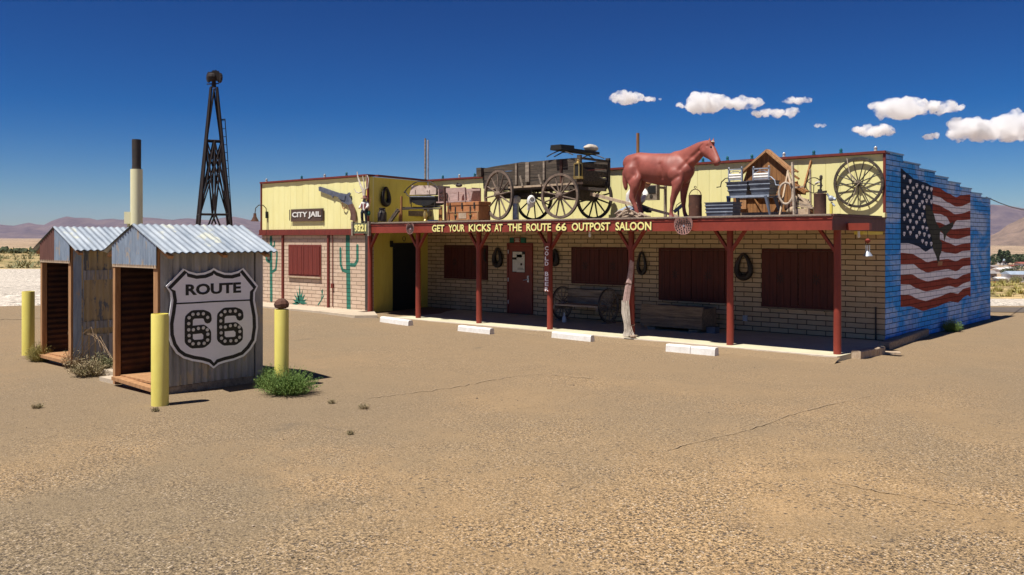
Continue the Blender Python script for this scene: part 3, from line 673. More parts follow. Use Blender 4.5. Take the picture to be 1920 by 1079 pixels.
# annex door: dark opening in the yellow side wall
def on_side(px, z, out=0):
    u = (px-960)/F; d = FW+RT*u; P0 = Vector((XJ, YJ, 0)); t = (P0.x*sn.x+P0.y*sn.y)/(d.x*sn.x+d.y*sn.y); q = d*t; return Vector((q.x, q.y, z))+sn*out
p0, p1 = on_side(736, 0, .004), on_side(783, 0, .004)
mb = MB(); mb.poly([p0+Vector((0, 0, ZS+.01)), p1+Vector((0, 0, ZS+.01)), p1+Vector((0, 0, 1.98)), p0+Vector((0, 0, 1.98))], sn, .03)
MT['door_dark'] = mat('door_dark', (.010, .014, .014), (.014, .018, .018), .6); ad_ = mb.build('annex_door', MT['door_dark'], S, label='dark side door in the yellow wall')
q = on_side(777, 1.02, .05); mb = MB(); mb.bar(q, q+sd*.12, .03, .02); mb.bar(q+Vector((0, 0, .07)), q+Vector((0, 0, .07))+sd*.05, .04, .02); mb.build('door_handle', MT['chrome'], ad_)
q = on_side(731, 2.04, .06); mb = MB(); mb.bar(q, q-Vector((0, 0, .17)), .07, .06); mb.cyl(q+sn*.08-Vector((0, 0, .06)), q+sn*.1-Vector((0, 0, .2)), .03, .045); mb.build('wall_lamp', MT['black'], S)
q = on_side(757, 2.1, .012); mb = MB(); mb.tube([q+sd*.06*math.sin(a_)+Vector((0, 0, -.07*math.cos(a_))) for a_ in [R(x) for x in range(-150, 151, 25)]], .009, 6); mb.solo('horseshoe', MT['iron'], 'iron horseshoe nailed up over the dark side door', 'horseshoe')
# lettering on the fascia
words = [('GET', 811, 834), ('YOUR', 842, 872), ('KICKS', 880, 921), ('AT', 928, 943), ('THE', 953, 979), ('ROUTE', 988, 1034), ('66', 1043, 1063), ('OUTPOST', 1073, 1145), ('SALOON', 1155, 1222)]
for wd, x0, x1 in words:
    a = U(x0, 448, YF); b = U(x1, 448, YF); z = ZD-.215; h = .165
    for q in (a, b): q.y = YF; q.z = z
    text(wd, 'lettering', MT['letter'], a, b, h, '-Y', S, .022, .002, .017)
    text(wd, 'letter_shadow', MT['black'], a+Vector((-.012, 0, -.012)), b+Vector((.012, 0, -.012)), h+.024, '-Y', S, .05, .001, .014)
# painted desert plants on the annex wall
def J(x, y): p = U(470+x/3.48, 310+y/3.48, YJ); return p
mb = MB()
def cac(pts, w_): w_ *= 1.35; mb.stroke([J(*p) for p in pts], w_, (0, -1, 0), .003)
cac([(634, 470), (634, 560), (637, 700), (640, 940)], .13); cac([(640, 650), (680, 652), (697, 620), (697, 528)], .075); cac([(632, 695), (600, 685), (588, 650), (586, 545)], .065)
mb.build('cactus_mural', MT['mural_green'], S, label='tall painted cactus with two arms near the corner post')
mb = MB(); cac([(133, 475), (133, 600), (135, 880)], .10); cac([(135, 540), (155, 525), (156, 500)], .045); cac([(135, 700), (165, 680), (172, 600), (172, 570)], .06); cac([(130, 635), (105, 620), (100, 590), (98, 515)], .06)
mb.build('cactus_mural', MT['mural_green'], S, label='painted cactus at the left end of the annex')
mb = MB()
for dx, dy in ((-48, -28), (-38, -62), (-22, -90), (-2, -125), (18, -95), (34, -65), (44, -30), (-52, 0), (48, -5), (-12, -60), (10, -60)):
    a, b = J(322, 900), J(322+dx, 905+dy); a.x += dx*.0008; d = (b-a); o = Vector((d.z, 0, -d.x)).normalized()*.045; mid = a+d*.4; mb.j += 1
    mb.poly([a-o*.5, mid-o, b, mid+o, a+o*.5], (0, -1, 0), .003+(mb.j % 7)*.0004)
mb.build('agave_mural', MT['mural_green'], S)
mb = MB(); cac([(440, 912), (462, 880), (470, 815)], .03); cac([(462, 880), (478, 850)], .02); cac([(466, 840), (462, 818)], .02); mb.build('yucca_mural', MT['mural_green'], S)
# flag mural on the side wall
def K(x, y): return V(1680+x/3.722, 310+y/3.722, XC)
def kb(pts, top, bot):
    return
def band(name, m, T, B, lift, parent):
    mb = MB(); N = 28; xa, xb = T[0][0], T[-1][0]
    def ev(P, x):
        for a, b in zip(P, P[1:]):
            if a[0] <= x <= b[0]:
                s_ = (x-a[0])/(b[0]-a[0]); s_ = s_*s_*(3-2*s_)*.5+s_*.5; return a[1]+(b[1]-a[1])*s_
        return P[-1][1]
    q = [K(xa+(xb-xa)*k/N, ev(T, xa+(xb-xa)*k/N)) for k in range(N+1)] + [K(xb-(xb-xa)*k/N, ev(B, xb-(xb-xa)*k/N)) for k in range(N+1)]
    mb.poly(q, (1, 0, 0), lift); return mb.build(name, m, parent)
C0 = [(32, 20), (80, 60), (130, 100), (200, 120), (255, 148)]
Cb = [(32, 545), (90, 545), (150, 565), (205, 605), (255, 575)]
canton = band('flag_mural', MT['mural_navy'], C0, Cb, .003, S); canton['label'] = 'painted wavy flag on the blue side wall'
B_ = [  # stripe boundaries right of the canton, top to bottom
 [(255, 148), (300, 160), (360, 195), (420, 225), (455, 210), (518, 205)],
 [(255, 212), (300, 222), (360, 260), (420, 290), (455, 288), (518, 262)],
 [(255, 268), (300, 280), (360, 312), (410, 343), (460, 338), (518, 318)],
 [(255, 338), (310, 342), (350, 360), (392, 430), (420, 385), (455, 385), (518, 380)],
 [(255, 395), (300, 400), (350, 420), (392, 448), (430, 445), (518, 435)],
 [(255, 455), (300, 460), (345, 490), (380, 510), (430, 515), (518, 492)],
 [(255, 500), (310, 520), (360, 540), (415, 563), (460, 550), (518, 542)],
 [(255, 580), (300, 598), (360, 612), (420, 620), (460, 600), (518, 596)]]
for i in range(7): band('stripe', MT['mural_red'] if i % 2 == 0 else MT['mural_white'], B_[i], B_[i+1], .0022+.0002*i, canton)
W_ = [[(32, 545), (90, 545), (150, 565), (205, 605), (250, 578), (300, 598), (360, 612), (420, 620), (460, 600), (518, 596)],
 [(32, 612), (110, 618), (160, 645), (215, 678), (270, 665), (360, 655), (420, 672), (460, 650), (518, 643)],
 [(32, 692), (120, 690), (170, 730), (215, 750), (280, 738), (360, 725), (420, 742), (470, 705), (518, 700)],
 [(32, 765), (110, 762), (165, 795), (215, 812), (280, 800), (360, 782), (420, 795), (470, 765), (518, 752)],
 [(32, 832), (90, 832), (140, 860), (205, 882), (280, 868), (370, 842), (420, 855), (470, 825), (518, 808)],
 [(32, 905), (90, 905), (150, 935), (205, 948), (280, 925), (380, 888), (430, 898), (470, 862), (518, 850)],
 [(32, 990), (100, 985), (190, 1018), (260, 995), (380, 950), (430, 960), (480, 915), (505, 905), (522, 920)]]
for i in range(6): band('stripe', MT['mural_white'] if i % 2 == 0 else MT['mural_red'], W_[i], W_[i+1], .0055+.0002*i, canton)
for (x, y) in [(55, 82), (97, 114), (143, 142), (185, 152), (215, 162), (245, 170), (78, 158), (118, 165), (162, 185), (55, 186), (97, 200), (140, 222), (196, 212), (229, 222), (78, 252), (116, 254), (182, 257), (212, 250), (245, 256), (55, 278), (98, 300), (163, 278), (195, 295), (229, 310), (141, 320), (78, 350), (116, 350), (183, 346), (56, 374), (162, 370), (97, 390), (196, 388), (141, 402), (78, 438), (118, 440), (185, 436), (213, 445), (98, 474), (55, 480), (162, 475), (196, 485), (229, 495), (142, 498), (183, 530), (209, 548), (244, 550)]:
    mb = MB(); mb.stroke([K(x, y-15), K(x, y+15)], .06, (1, 0, 0), .0085, False); mb.stroke([K(x-8, y-4), K(x+8, y-4)], .055, (1, 0, 0), .0092, False); mb.build('star', MT['mural_white'], canton)
mb = MB(); mb.poly([K(*q) for q in [(200, 275), (232, 280), (262, 345), (275, 395), (300, 440), (335, 425), (400, 395), (395, 430), (350, 480), (335, 530), (330, 480), (312, 455), (303, 470), (303, 520), (318, 540), (315, 600), (300, 640), (302, 690), (292, 700), (280, 640), (258, 590), (245, 500), (212, 400), (205, 330)]], (1, 0, 0), .0105)
mb.build('bird_figure', MT['mural_grey'], canton)
mb = MB(); mb.poly([K(*q) for q in [(290, 672), (322, 672), (318, 700), (288, 702)]], (1, 0, 0), .0125); mb.build('bird_feet', MT['wood_tan'], canton)
# little fittings of the wall
p = U(1398, 597, YS); mb = MB(); mb.bb((p.x-.05, YS-.035, p.z-.06), (p.x+.05, YS-.001, p.z+.06)); mb.build('outlet_box', MT['galv_light'], S)
p = U(972, 452, YS); mb = MB(); mb.bb((p.x-.28, YS-.04, p.z-.05), (p.x+.28, YS-.005, p.z+.08)); sg = mb.solo('door_sign', MT['mural_green'], 'small dark green sign with a red panel over the red entrance door', 'sign')
mb = MB(); mb.bb((p.x-.11, YS-.05, p.z-.06), (p.x+.11, YS-.041, p.z+.09)); mb.build('red_panel', MT['red'], sg)
mb = MB()
for i_, (w_, dz) in enumerate(((.16, .05), (.13, .015), (.16, -.02))): mb.bb((p.x-w_/2, YS-.053, p.z+dz-.009), (p.x+w_/2, YS-.0505, p.z+dz+.009))
mb.build('sign_print', MT['paper'], sg)
# pipe and hose at the far right of the front wall
p = U(1643, 620, YS); mb = MB(); mb.tube([(p.x, YS-.03, .1), (p.x, YS-.03, .75)], .018, 8); mb.build('standpipe', MT['iron'], S)
# ------------------------------------------------------------ tin sheds with the route shield
MX = PX
def shed(x0, x1, y0, y1, label, first):
    g = gz((x0+x1)/2, y0)
    T = thing('tin_shed', label, 'shed', ((x0+x1)/2, y0, g), 0, 'two small tin sheds')
    xm = (x0+x1)/2; zr = 2.29; ze = 1.905; hx = (x1-x0)/2; ov = .29; zc = zr-(zr-ze)*hx/(hx+ov)
    def up(*a): return Vector(a)
    side = MT['tin_grey'] if first else MT['tin_tan']
    # side wall right, left, back
    mb = MB(); mb.corr((x1, y0+.02, .10), (0, y1-y0-.02, 0), (0, 0, zc-.11), .105, .014, 2, 8, (1, 0, 0)); mb.build('side_wall', side, T, True)
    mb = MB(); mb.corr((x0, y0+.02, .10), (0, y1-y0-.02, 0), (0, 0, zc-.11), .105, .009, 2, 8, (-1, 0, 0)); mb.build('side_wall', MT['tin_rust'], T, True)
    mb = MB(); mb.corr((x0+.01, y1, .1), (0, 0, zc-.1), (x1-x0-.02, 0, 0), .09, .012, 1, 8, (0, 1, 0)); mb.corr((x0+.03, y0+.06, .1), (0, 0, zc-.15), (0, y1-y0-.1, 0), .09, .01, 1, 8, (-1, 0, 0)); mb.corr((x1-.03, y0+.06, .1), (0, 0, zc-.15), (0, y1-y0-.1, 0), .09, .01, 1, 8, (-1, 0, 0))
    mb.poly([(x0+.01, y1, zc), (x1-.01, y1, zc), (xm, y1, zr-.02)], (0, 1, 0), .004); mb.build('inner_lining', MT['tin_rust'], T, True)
    # corner strips
    mb = MB(); mb.corr((x1+.012, y0+.0, .12), (0, .17, 0), (0, 0, zc-.14), .17, .006, 1, 8, (1, 0, 0)); mb.build('corner_strip', MT['tin_blue'] if not first else MT['tin_grey'], T, True)
    mb = MB(); mb.bb((x1+.004, y1-.12, .06), (x1+.022, y1, zc-.03)); mb.build('corner_strip', MT['tin_grey'], T)
    if not first:
        for z, h in ((1.42, .16), (.62, .12)):
            mb = MB(); mb.corr((x1+.016, y0+.17, z), (0, y1-y0-.2, 0), (0, 0, h), .07, .012, 1, 8, (1, 0, 0)); mb.build('cross_sheet', MT['tin_grey'], T, True)
        mb = MB(); mb.corr((x1+.014, y0+.17, .1), (0, y1-y0-.2, 0), (0, 0, .42), .105, .009, 1, 8, (1, 0, 0)); mb.build('lower_sheet', MT['tin_grey'], T, True)
    # door frame
    wd = .09 if first else .07
    mb = MB(); mb.bb((x0-.02, y0-.04, .02 if first else .06), (x0+.05, y0+.04, zc-.02)); mb.build('door_post', MT['wood_tan'], T)
    mb = MB(); mb.bb((x1-wd-.03, y0-.03, .12), (x1-.005, y0+.03, zc-.02)); mb.build('door_post', MT['wood_tan'], T)
    zt = 1.74
    mb = MB(); mb.bb((x0-.02, y0-.05, zt-.04), (x1-.01, y0-.041, zt+.01)); mb.build('lintel', MT['wood_pale'], T)
    # gable sheets
    for a, b, m in ((x0-.0, xm-.004, MT['tin_blue'] if first else MT['maroon']), (xm+.004, x1+.01, MT['tin_blue'])):
        mb = MB(); n = 40
        for k in range(n+1):
            x = a+(b-a)*k/n; zz_ = zr-.012-(zr-ze)*abs(x-xm)/(hx+ov); w_ = -.055-.009*math.sin(x*2*math.pi/.075)
            mb.v += [Vector((x, y0+w_, zt)), Vector((x, y0+w_, zz_))]
        mb.f = [(2*k, 2*k+2, 2*k+3, 2*k+1) for k in range(n)]; mb.build('gable_sheet', m, T, True)
    # roof
    for s_ in (-1, 1):
        a = up(xm, y0-.075, zr); b = up(xm+s_*(hx+ov), y0-.075, ze)
        mb = MB(); mb.corr(a+up(0, 0, .012), (0, y1-y0+.16, 0), b-a, .105, .010, 3, 10, (0, 0, 1)); mb.corr(a, (0, y1-y0+.16, 0), b-a, .105, .010, 3, 10, (0, 0, 1))
        mb.jitter(.004, 1.7); mb.build('roof_sheet', MT['tin_roof'], T, True)
        for yy in (y0+.02, y0+(y1-y0)*.52, y1-.08):
            e = b+(b-a).normalized()*-.03; mb = MB(); mb.bar(up(a.x, yy, zr-.07), up(e.x, yy, ze-.05), .07, .04, (0, 1, 0)); mb.build('rafter', MT['wood_tan'], T)
    # floor, sill, shelf
    mb = MB(); mb.bb((x0+.02, y0+.03, .12), (x1-.02, y1-.03, .15)); mb.build('floor', MT['wood_tan'], T)
    mb = MB(); mb.bar((x0+.03, y0-.02, .11), (x1-.04, y0-.02, .07 if first else .09), .13, .05, (0, 1, 0)); mb.build('sill', MT['wood_tan'], T)
    mb = MB(); mb.bb((x0+.04, y1-.45, .98), (x1-.04, y1-.1, 1.0)); mb.bb((x0+.04, y1-.49, .94), (x1-.04, y1-.451, 1.03)); mb.build('shelf', MT['wood_grey'], T)
    mb = MB(); mb.bb((x0+.05, y0+.06, -.06), (x1-.005, y1-.02, .095)); mb.build('footing', MT['wood_grey'], T)
    return T
SX0, SX1, SY0, SY1 = -12.73, -11.45, 5.84, 7.41
shed(SX0, SX1, SY0, SY1, 'small corrugated tin shed carrying the big ROUTE 66 shield on its side', True)
shed(-16.12, -14.93, 6.14, 7.70, 'tin shed at the far left with a maroon gable board and tan side wall', False)
# shield
XS = SX1+.035
def Z_(x, y): return V(180+x/2.766, 390+y/2.766, XS)
out = [(608, 312), (630, 325), (665, 337), (700, 338), (735, 328), (762, 312), (838, 405), (823, 440), (822, 480), (836, 560), (838, 620), (828, 690), (800, 735), (765, 770), (715, 790), (665, 802), (635, 812), (608, 833), (580, 812), (550, 803), (500, 795), (450, 780), (415, 755), (388, 715), (372, 660), (370, 600), (380, 540), (388, 480), (382, 440), (361, 407), (450, 315), (480, 330), (520, 340), (560, 336), (590, 324)]
cen = (606, 560)
def ins(P, d):
    n = len(P); r = []
    for i, (x, y) in enumerate(P):
        x0_, y0_ = P[i-1]; x1_, y1_ = P[(i+1) % n]
        tx, ty = x1_-x0_, y1_-y0_; l = math.hypot(tx, ty); nx, ny = -ty/l, tx/l
        r.append((x+nx*d, y+ny*d))
    return r
sh = thing('route_shield_sign', 'large white highway shield reading ROUTE 66 with black border on the shed wall', 'sign', (XS, (SY0+SY1)/2, .3))
mb = MB(); mb.poly([Z_(*q) for q in out], PX, .014); mb.build('plate', MT['sign_edge'], sh)
b1 = ins(out, 11); b2 = ins(out, 29)
mb = MB(); mb.poly([Z_(*q) for q in b1], PX, .0165); mb.build('border', MT['black'], sh)
mb = MB(); mb.poly([Z_(*q) for q in b2], PX, .019); mb.build('panel', MT['sign_face'], sh)
mb = MB(); mb.stroke([Z_(408, 497), Z_(500, 493), Z_(610, 486), Z_(802, 478)], .02, PX, .0215, False); mb.build('divider', MT['black'], sh)
a, b = Z_(461, 455), Z_(748, 443); z0 = a.z; 
h = Z_(461, 397).z-z0
text('ROUTE', 'lettering', MT['black'], a, Vector((b.x, b.y, z0)), h, '+X', sh, .035, .002, .021)
six = [(576, 578), (574, 560), (552, 551), (500, 553), (478, 572), (477, 600), (477, 690), (498, 707), (552, 704), (573, 688), (573, 648), (552, 628), (500, 633)]
dots = [(498, 552), (525, 550), (552, 549), (574, 568), (478, 570), (476, 600), (476, 632), (478, 662), (480, 690), (498, 705), (528, 703), (556, 702), (574, 685), (575, 655), (572, 632), (552, 622), (526, 625), (500, 632)]
for dx, dy in ((0, 0), (166, -14)):
    mb = MB(); mb.stroke([Z_(x+dx, y+dy) for x, y in six], .118, PX, .0205); dg_ = mb.build('numeral', MT['black'], sh)
    for x, y in dots:
        mb = MB(); mb.disc(Z_(x+dx, y+dy), PX, .0235, .028, 10); mb.disc(Z_(x+dx, y+dy), PX, .009, .034, 8); mb.build('reflector', MT['white'], dg_)
mb = MB(); p = G(188, 700); mb.bb((-13.9, 6.15, -.05), (-12.85, 7.2, .075)); o = mb.solo('concrete_pad', MT['concrete'], 'low concrete pad between the two tin sheds', 'pad')
mb = MB(); mb.bb((-13.3, 5.85, -.05), (-12.78, 6.1, .06)); mb.solo('concrete_pad', MT['concrete'], 'small concrete block against the corner of the shield shed', 'pad')

# ------------------------------------------------------------ bollards
def bollard(px, py, label, r=.106, H_=1.17):
    p = G(px, py); mb = MB()
    mb.lathe((p.x, p.y, p.z-.03), [(r, 0), (r, H_), (r*.97, H_+.012), (r*.86, H_+.012), (r*.85, H_-.03), (0.001, H_-.03)], 24)
    return mb.solo('bollard', MT['bollard'], label, 'bollard', 'yellow pipe bollards around the sheds', True, loc=p), p
bollard(53, 666, 'yellow bollard at the far left beside the tan sided shed')
bollard(300, 760, 'yellow bollard standing before the shield shed doorway')
_, pb = bollard(528, 726, 'yellow bollard with a brown rock on its top behind a green bush', .100, 1.12)
mb = MB(); mb.ball((0, 0, 0), .10, (1.1, 1, .75), 9, 6); mb.jitter(.025, 9)
for v in mb.v: v += Vector((pb.x, pb.y, pb.z+1.12+.06))
mb.solo('rock', MT['rust'], 'brown rock balanced on top of a yellow bollard', 'rock')
# pole with burnt top
p = pt(18, 256); g = gz(p.x, p.y)
po = thing('vent_pole', 'tall cream pipe with a rusty dark upper end behind the sheds', 'pole', (p.x, p.y, g))
mb = MB(); mb.cyl((p.x, p.y, g), (p.x, p.y, 3.5), .118, n=20); mb.build('pipe', MT['cream'], po, True)
mb = MB(); mb.lathe((p.x, p.y, 3.5), [(.09, 0), (.085, .08), (.088, .5), (.088, .6), (.07, .6)], 16); mb.jitter(.004, 9); mb.build('rusty_top', MT['iron'], po, True)
q = p-RT*.16; mb = MB(); mb.box((q.x, q.y, 2.52), (.12, .14, .24), A0); mb.cyl((q.x, q.y, 2.4), (q.x+.02, q.y, 1.0), .03); mb.build('switch_box', MT['cream'], po)
# lattice tower
p = pt(28, 401); g = gz(p.x, p.y); ty = A0+R(24)
tw = thing('windmill_tower', 'dark rusty lattice windmill tower with a geared head and side ladder', 'tower', (p.x, p.y, g), 0)
def hw(z): return (.09+(6.80-z)*.089)
def cn(i, z, k=1): a = ty+math.pi/4+i*math.pi/2; r = hw(z)*1.414*k; return Vector((p.x+math.cos(a)*r, p.y+math.sin(a)*r, z))
zs_ = [g, 1.3, 2.86, 5.16, 6.80]
for i in range(4):
    mb = MB(); mb.tube([cn(i, g), cn(i, 6.85)], .045, 6); mb.build('leg', MT['tower'], tw)
    mb = MB(); mb.tube([cn(i, 5.16), (cn(i, 6.8)+cn(i+1, 6.8))/2], .03, 5); mb.tube([(cn(i, 2.86)+cn(i+1, 2.86))/2, (cn(i, 5.16)+cn(i+1, 5.16))/2], .028, 5); mb.build('inner_upright', MT['tower'], tw)
for a, b in zip(zs_, zs_[1:]):
    if b == 6.80: continue
    for i in range(4):
        m1 = (cn(i, b)+cn(i+1, b))/2; m0 = (cn(i, a)+cn(i+1, a))/2
        for c, d in ((cn(i, a), m1), (cn(i+1, a), m1), (cn(i, b), m0), (cn(i+1, b), m0)) if b == 5.16 else ((cn(i, a), m1), (cn(i+1, a), m1)):
            mb = MB(); mb.tube([c, d], .028, 5); mb.build('cross_brace', MT['tower'], tw)
for z in zs_[1:4]:
    mb = MB()
    for i in range(4): mb.tube([cn(i, z), cn(i+1, z)], .026, 5)
    mb.build('girt', MT['tower'], tw)
for i in range(4):
    mb = MB(); mb.tube([cn(i, 2.86), cn(i+1, 5.16)], .022, 5); mb.tube([cn(i+1, 2.86), cn(i, 5.16)], .022, 5); mb.build('long_brace', MT['tower'], tw)
ld = MB(); a = p+RT*.46; a0 = Vector((a.x+.02, a.y, 0)); q = RT*.16
for s_ in (0, 1):
    e = RT*(.14*s_)
    ld.tube([p+RT*(.45)+e+Vector((0, 0, 2.3)), p+RT*.21+e+Vector((0, 0, 5.85))], .014, 5)
for k in range(15):
    f = k/14; c = p+RT*(.45-.24*f)+Vector((0, 0, 2.3+3.5*f)); ld.tube([c, c+q*.9], .01, 4)
ld.tube([p+RT*.1+Vector((0, 0, 5.83)), p+RT*.36+Vector((0, 0, 5.85))], .02, 5)
ld.build('ladder', MT['tower'], tw)
hd = MB(); hz = 6.85
hd.cyl(p+Vector((0, 0, hz)), p+Vector((0, 0, hz+.22)), .07, .06); hd.ball(p+Vector((0, 0, hz+.32))-RT*.06, .17, (1, .9, .85), 10, 6)
ax = (RT*.35+FW*.3)
def gear(c, ax, r, th):
    ax = ax.normalized(); u = ax.orthogonal().normalized(); v = ax.cross(u); P = []
    for k in range(24):
        t = 2*math.pi*k/24; rr = r*(1 if k % 2 else .84); P.append(c+(u*math.cos(t)+v*math.sin(t))*rr)
    hd.poly(P, ax, th)
gear(p+Vector((0, 0, hz+.32))-RT*.18, ax, .17, .05); gear(p+Vector((0, 0, hz+.30))+RT*.16, ax, .16, .06); gear(p+Vector((0, 0, hz+.36))+RT*.05, RT*.2-FW, .19, .05)
hd.tube([p+Vector((0, 0, hz+.1))-RT*.22, p+Vector((0, 0, hz+.12))+RT*.16], .02, 5)
hd.build('gear_head', MT['tower'], tw)

# ------------------------------------------------------------ fittings on the walls
def proj(P): t = P.x*FW.x+P.y*FW.y; return 960+F*(P.x*RT.x+P.y*RT.y)/t
# wagon wheels
def wheel(c, nrm, r, m, ns=12, parent=None, rimw=.055, th=.05, hub=.075, spoke=.018, tyre=None, phase=.1, hublen=.22, spm=None):
    c = Vector(c); nn = Vector(nrm).normalized(); up = Vector((0, 0, 1)); a = up.cross(nn).normalized()
    mb = MB(); mb.ring(c, nn, r-.008, rimw-.008, th, 40); rim = mb.build('wheel', m, parent)
    mb = MB(); mb.ring(c, nn, r, .0085, th*.9, 40); mb.build('tyre', tyre or MT['iron'], rim)
    mb = MB(); mb.lathe(c-nn*hublen/2, [(hub*.55, 0), (hub*.75, .02), (hub, hublen*.38), (hub, hublen*.62), (hub*.75, hublen-.02), (hub*.55, hublen)], 12, nn); mb.build('hub', m, rim, True)
    for k in range(ns):
        t = 2*math.pi*k/ns+phase; d = a*math.cos(t)+up*math.sin(t); mb = MB(); mb.cyl(c+d*hub*.8, c+d*(r-rimw), spoke, spoke*.8, 6, False); mb.build('spoke', spm or m, rim)
    return rim
# big wheel leaning on the parapet
c = U(1609.5, 343, 17.935)
wt = thing('cartwheel', 'large spoked wagon wheel hanging at the right end of the yellow parapet', 'wheel', (c.x, 17.8, c.z-.52))
wheel(c, (.0, -1, .0), .50, MT['wood_wagon'], 13, wt, .05, .035, .055, .012, phase=.35, hublen=.08, spm=MT['iron'])
mb = MB(); q = [c+Vector((-.22, -.03, .5)), c+Vector((-.15, -.07, .2)), c+Vector((-.02, -.1, .0)), c+Vector((.09, -.1, .02)), c+Vector((0, -.09, -.06)), c+Vector((-.08, -.06, -.3)), c+Vector((-.25, -.02, -.5))]; mb.tube(q, .008, 6); mb.build('rope', MT['rope'], wt)
# horse collars
def collar(px, py, wpx, hpx, Y, label, m=None, face=None, th=.045):
    m = m or MT['leather']; c = U(px, py, Y) if face is None else on_side(px, 0, .06); k = mpp(c)
    if face is not None: c.z = HC+(HZ-py)*k
    else: c.y = Y
    hw_, hh_ = wpx*k/2/.8, hpx*k/2; dx = Vector((1, 0, 0)) if face is None else sd
    P, Rr = [], []
    for i in range(28):
        t = 2*math.pi*i/28; s_ = math.sin(t); x = math.cos(t)*hw_*(.80-.25*s_)*.78; z = s_*hh_*.86
        P.append(c+dx*x+Vector((0, 0, z))); Rr.append(th*(1.25-.45*s_))
    T = thing('horse_collar', label, 'horse collar', c-Vector((0, 0, hh_)), 0, 'horse collars on the walls')
    mb = MB(); mb.tube(P, Rr, 9, closed=True); mb.build('pad', m, T, True)
    mb = MB(); nrm = Vector((0, -1, 0)) if face is None else sn; mb.tube([q+nrm*th*.9+(q-c)*.04 for q in P[6:23]], .012, 6); mb.build('hame', MT['rust'], T, True)
    return T
collar(720.5, 368, 23, 36, YS, 'dark horse collar high on the yellow side wall of the annex', face=1)
collar(932.5, 482, 21, 36, YS-.06, 'black horse collar on the block wall left of the red entrance door')
collar(1203, 493, 20, 46, YS-.06, 'thin horse collar hanging behind the dried cactus wood', th=.03)
collar(1394, 499, 34, 50, YS-.07, 'largest black horse collar between the two rightmost shuttered windows')
collar(1040, 482, 14, 30, YS-.06, 'horse collar half hidden behind the COLD BEER post')
# tack hanging by window one
mb = MB(); q = U(908, 470, YS-.08)
for k in range(4): mb.tube([q+Vector((.02*k, 0, .05)), q+Vector((.05*math.sin(k), -.02, -.1-.05*k)), q+Vector((.03*k, 0, -.25-.03*k))], .012, 5)
mb.solo('bridle', MT['leather'], 'leather bridle hanging over the edge of the leftmost porch window', 'bridle')
# signs
def plank_sign(px0, px1, py0, py1, Y, m, txt, tm, name, label, off=.03, th=.04, tin=(.1, .12, .75)):
    a = U(px0, py1, Y); b = U(px1, py1, Y); z0, z1 = U((px0+px1)/2, py1, Y).z, U((px0+px1)/2, py0, Y).z
    mb = MB(); mb.bb((a.x, Y-th, z0), (b.x, Y, z1)); mb.jitter(.006, 4); o = mb.solo(name, m, label, 'sign')
    L_ = b.x-a.x; h_ = z1-z0
    text(txt, 'lettering', tm, (a.x+L_*tin[0], Y-th, z0+h_*tin[1]), (b.x-L_*tin[0], Y-th, z0+h_*tin[1]), h_*tin[2], '-Y', o, off, .003, .012)
    return o
MT['sign_dark'] = mat('sign_dark', (.11, .065, .045), (.07, .04, .03), .8, scale=8, st=(.3, 2, 3), fine=.2)
MT['sign_olive'] = mat('sign_olive', (.10, .12, .07), (.16, .15, .09), .8, scale=8, fine=.2)
cj = plank_sign(547, 607, 392, 415.5, YJ-.03, MT['sign_dark'], 'CITY JAIL', MT['white'], 'jail_sign', 'brown plank sign reading CITY JAIL on the yellow annex parapet', .03, .03, (.05, .22, .55))
for x in (547, 607):
    q = U(x, 404, YJ); mb = MB(); mb.bb((q.x-.015, YJ-.075, q.z-.16), (q.x+.015, YJ-.064, q.z+.16)); mb.build('end_batten', MT['iron'], cj)
hs_ = plank_sign(666, 692, 418.5, 438, YF-.03, MT['sign_olive'], '9321', MT['letter'], 'house_number_sign', 'weathered olive board with yellow house number 9321 at the left end of the fascia', .05, .05, (.08, .16, .7))
for x in (664, 694.5):
    q = U(x, 428, YF); mb = MB(); mb.bb((q.x-.03, YF-.075, q.z-.2), (q.x+.03, YF-.001, q.z+.17)); mb.build('end_block', MT['wood_grey'], hs_)
q = U(1026, 448, YP-.085); zt_, zb_ = U(1026, 456, YP-.075).z, U(1026, 547, YP-.075).z
mb = MB(); mb.bb((q.x-.075, YP-.10, zb_), (q.x+.075, YP-.07, zt_)); cb_ = mb.solo('cold_beer_sign', MT['red'], 'narrow red upright board reading COLD BEER in white on a porch post', 'sign')
for i, ch in enumerate('COLD BEER'):
    if ch == ' ': continue
    z = zt_-.05-(i+1)*(zt_-zb_-.06)/9; text(ch, 'lettering', MT['sign_white'], (q.x-.05, YP-.10, z), (q.x+.05, YP-.10, z), .09, '-Y', cb_, .02, .002, .004)
# revolver
def T4(x, y, Y=YJ-.04): return U(470+x/3.48, 310+y/3.48, Y)
gun = thing('revolver_cutout', 'giant wooden cutout of an old revolver mounted on the yellow annex parapet', 'wall ornament', T4(600, 250))
MT['gun_blue'] = mat('gun_blue', (.07, .08, .11), (.14, .15, .19), .45, scale=8); MT['gun_grip'] = mat('gun_grip', (.16, .085, .06), (.10, .05, .035), .5, scale=6)
mb = MB(); mb.poly([T4(*q) for q in [(448, 142), (458, 140), (585, 183), (582, 212), (548, 200), (540, 214), (532, 200), (450, 168)]], NY, .03); mb.build('barrel', MT['gun_blue'], gun)
mb = MB(); mb.poly([T4(*q) for q in [(575, 190), (590, 182), (632, 190), (648, 178), (655, 186), (650, 205), (668, 255), (645, 262), (620, 250), (600, 240), (578, 214)]], NY, .034); mb.build('frame', MT['gun_blue'], gun)
mb = MB(); mb.poly([T4(*q) for q in [(588, 192), (626, 200), (622, 232), (584, 220)]], NY, .055); mb.build('cylinder', MT['galv'], gun)
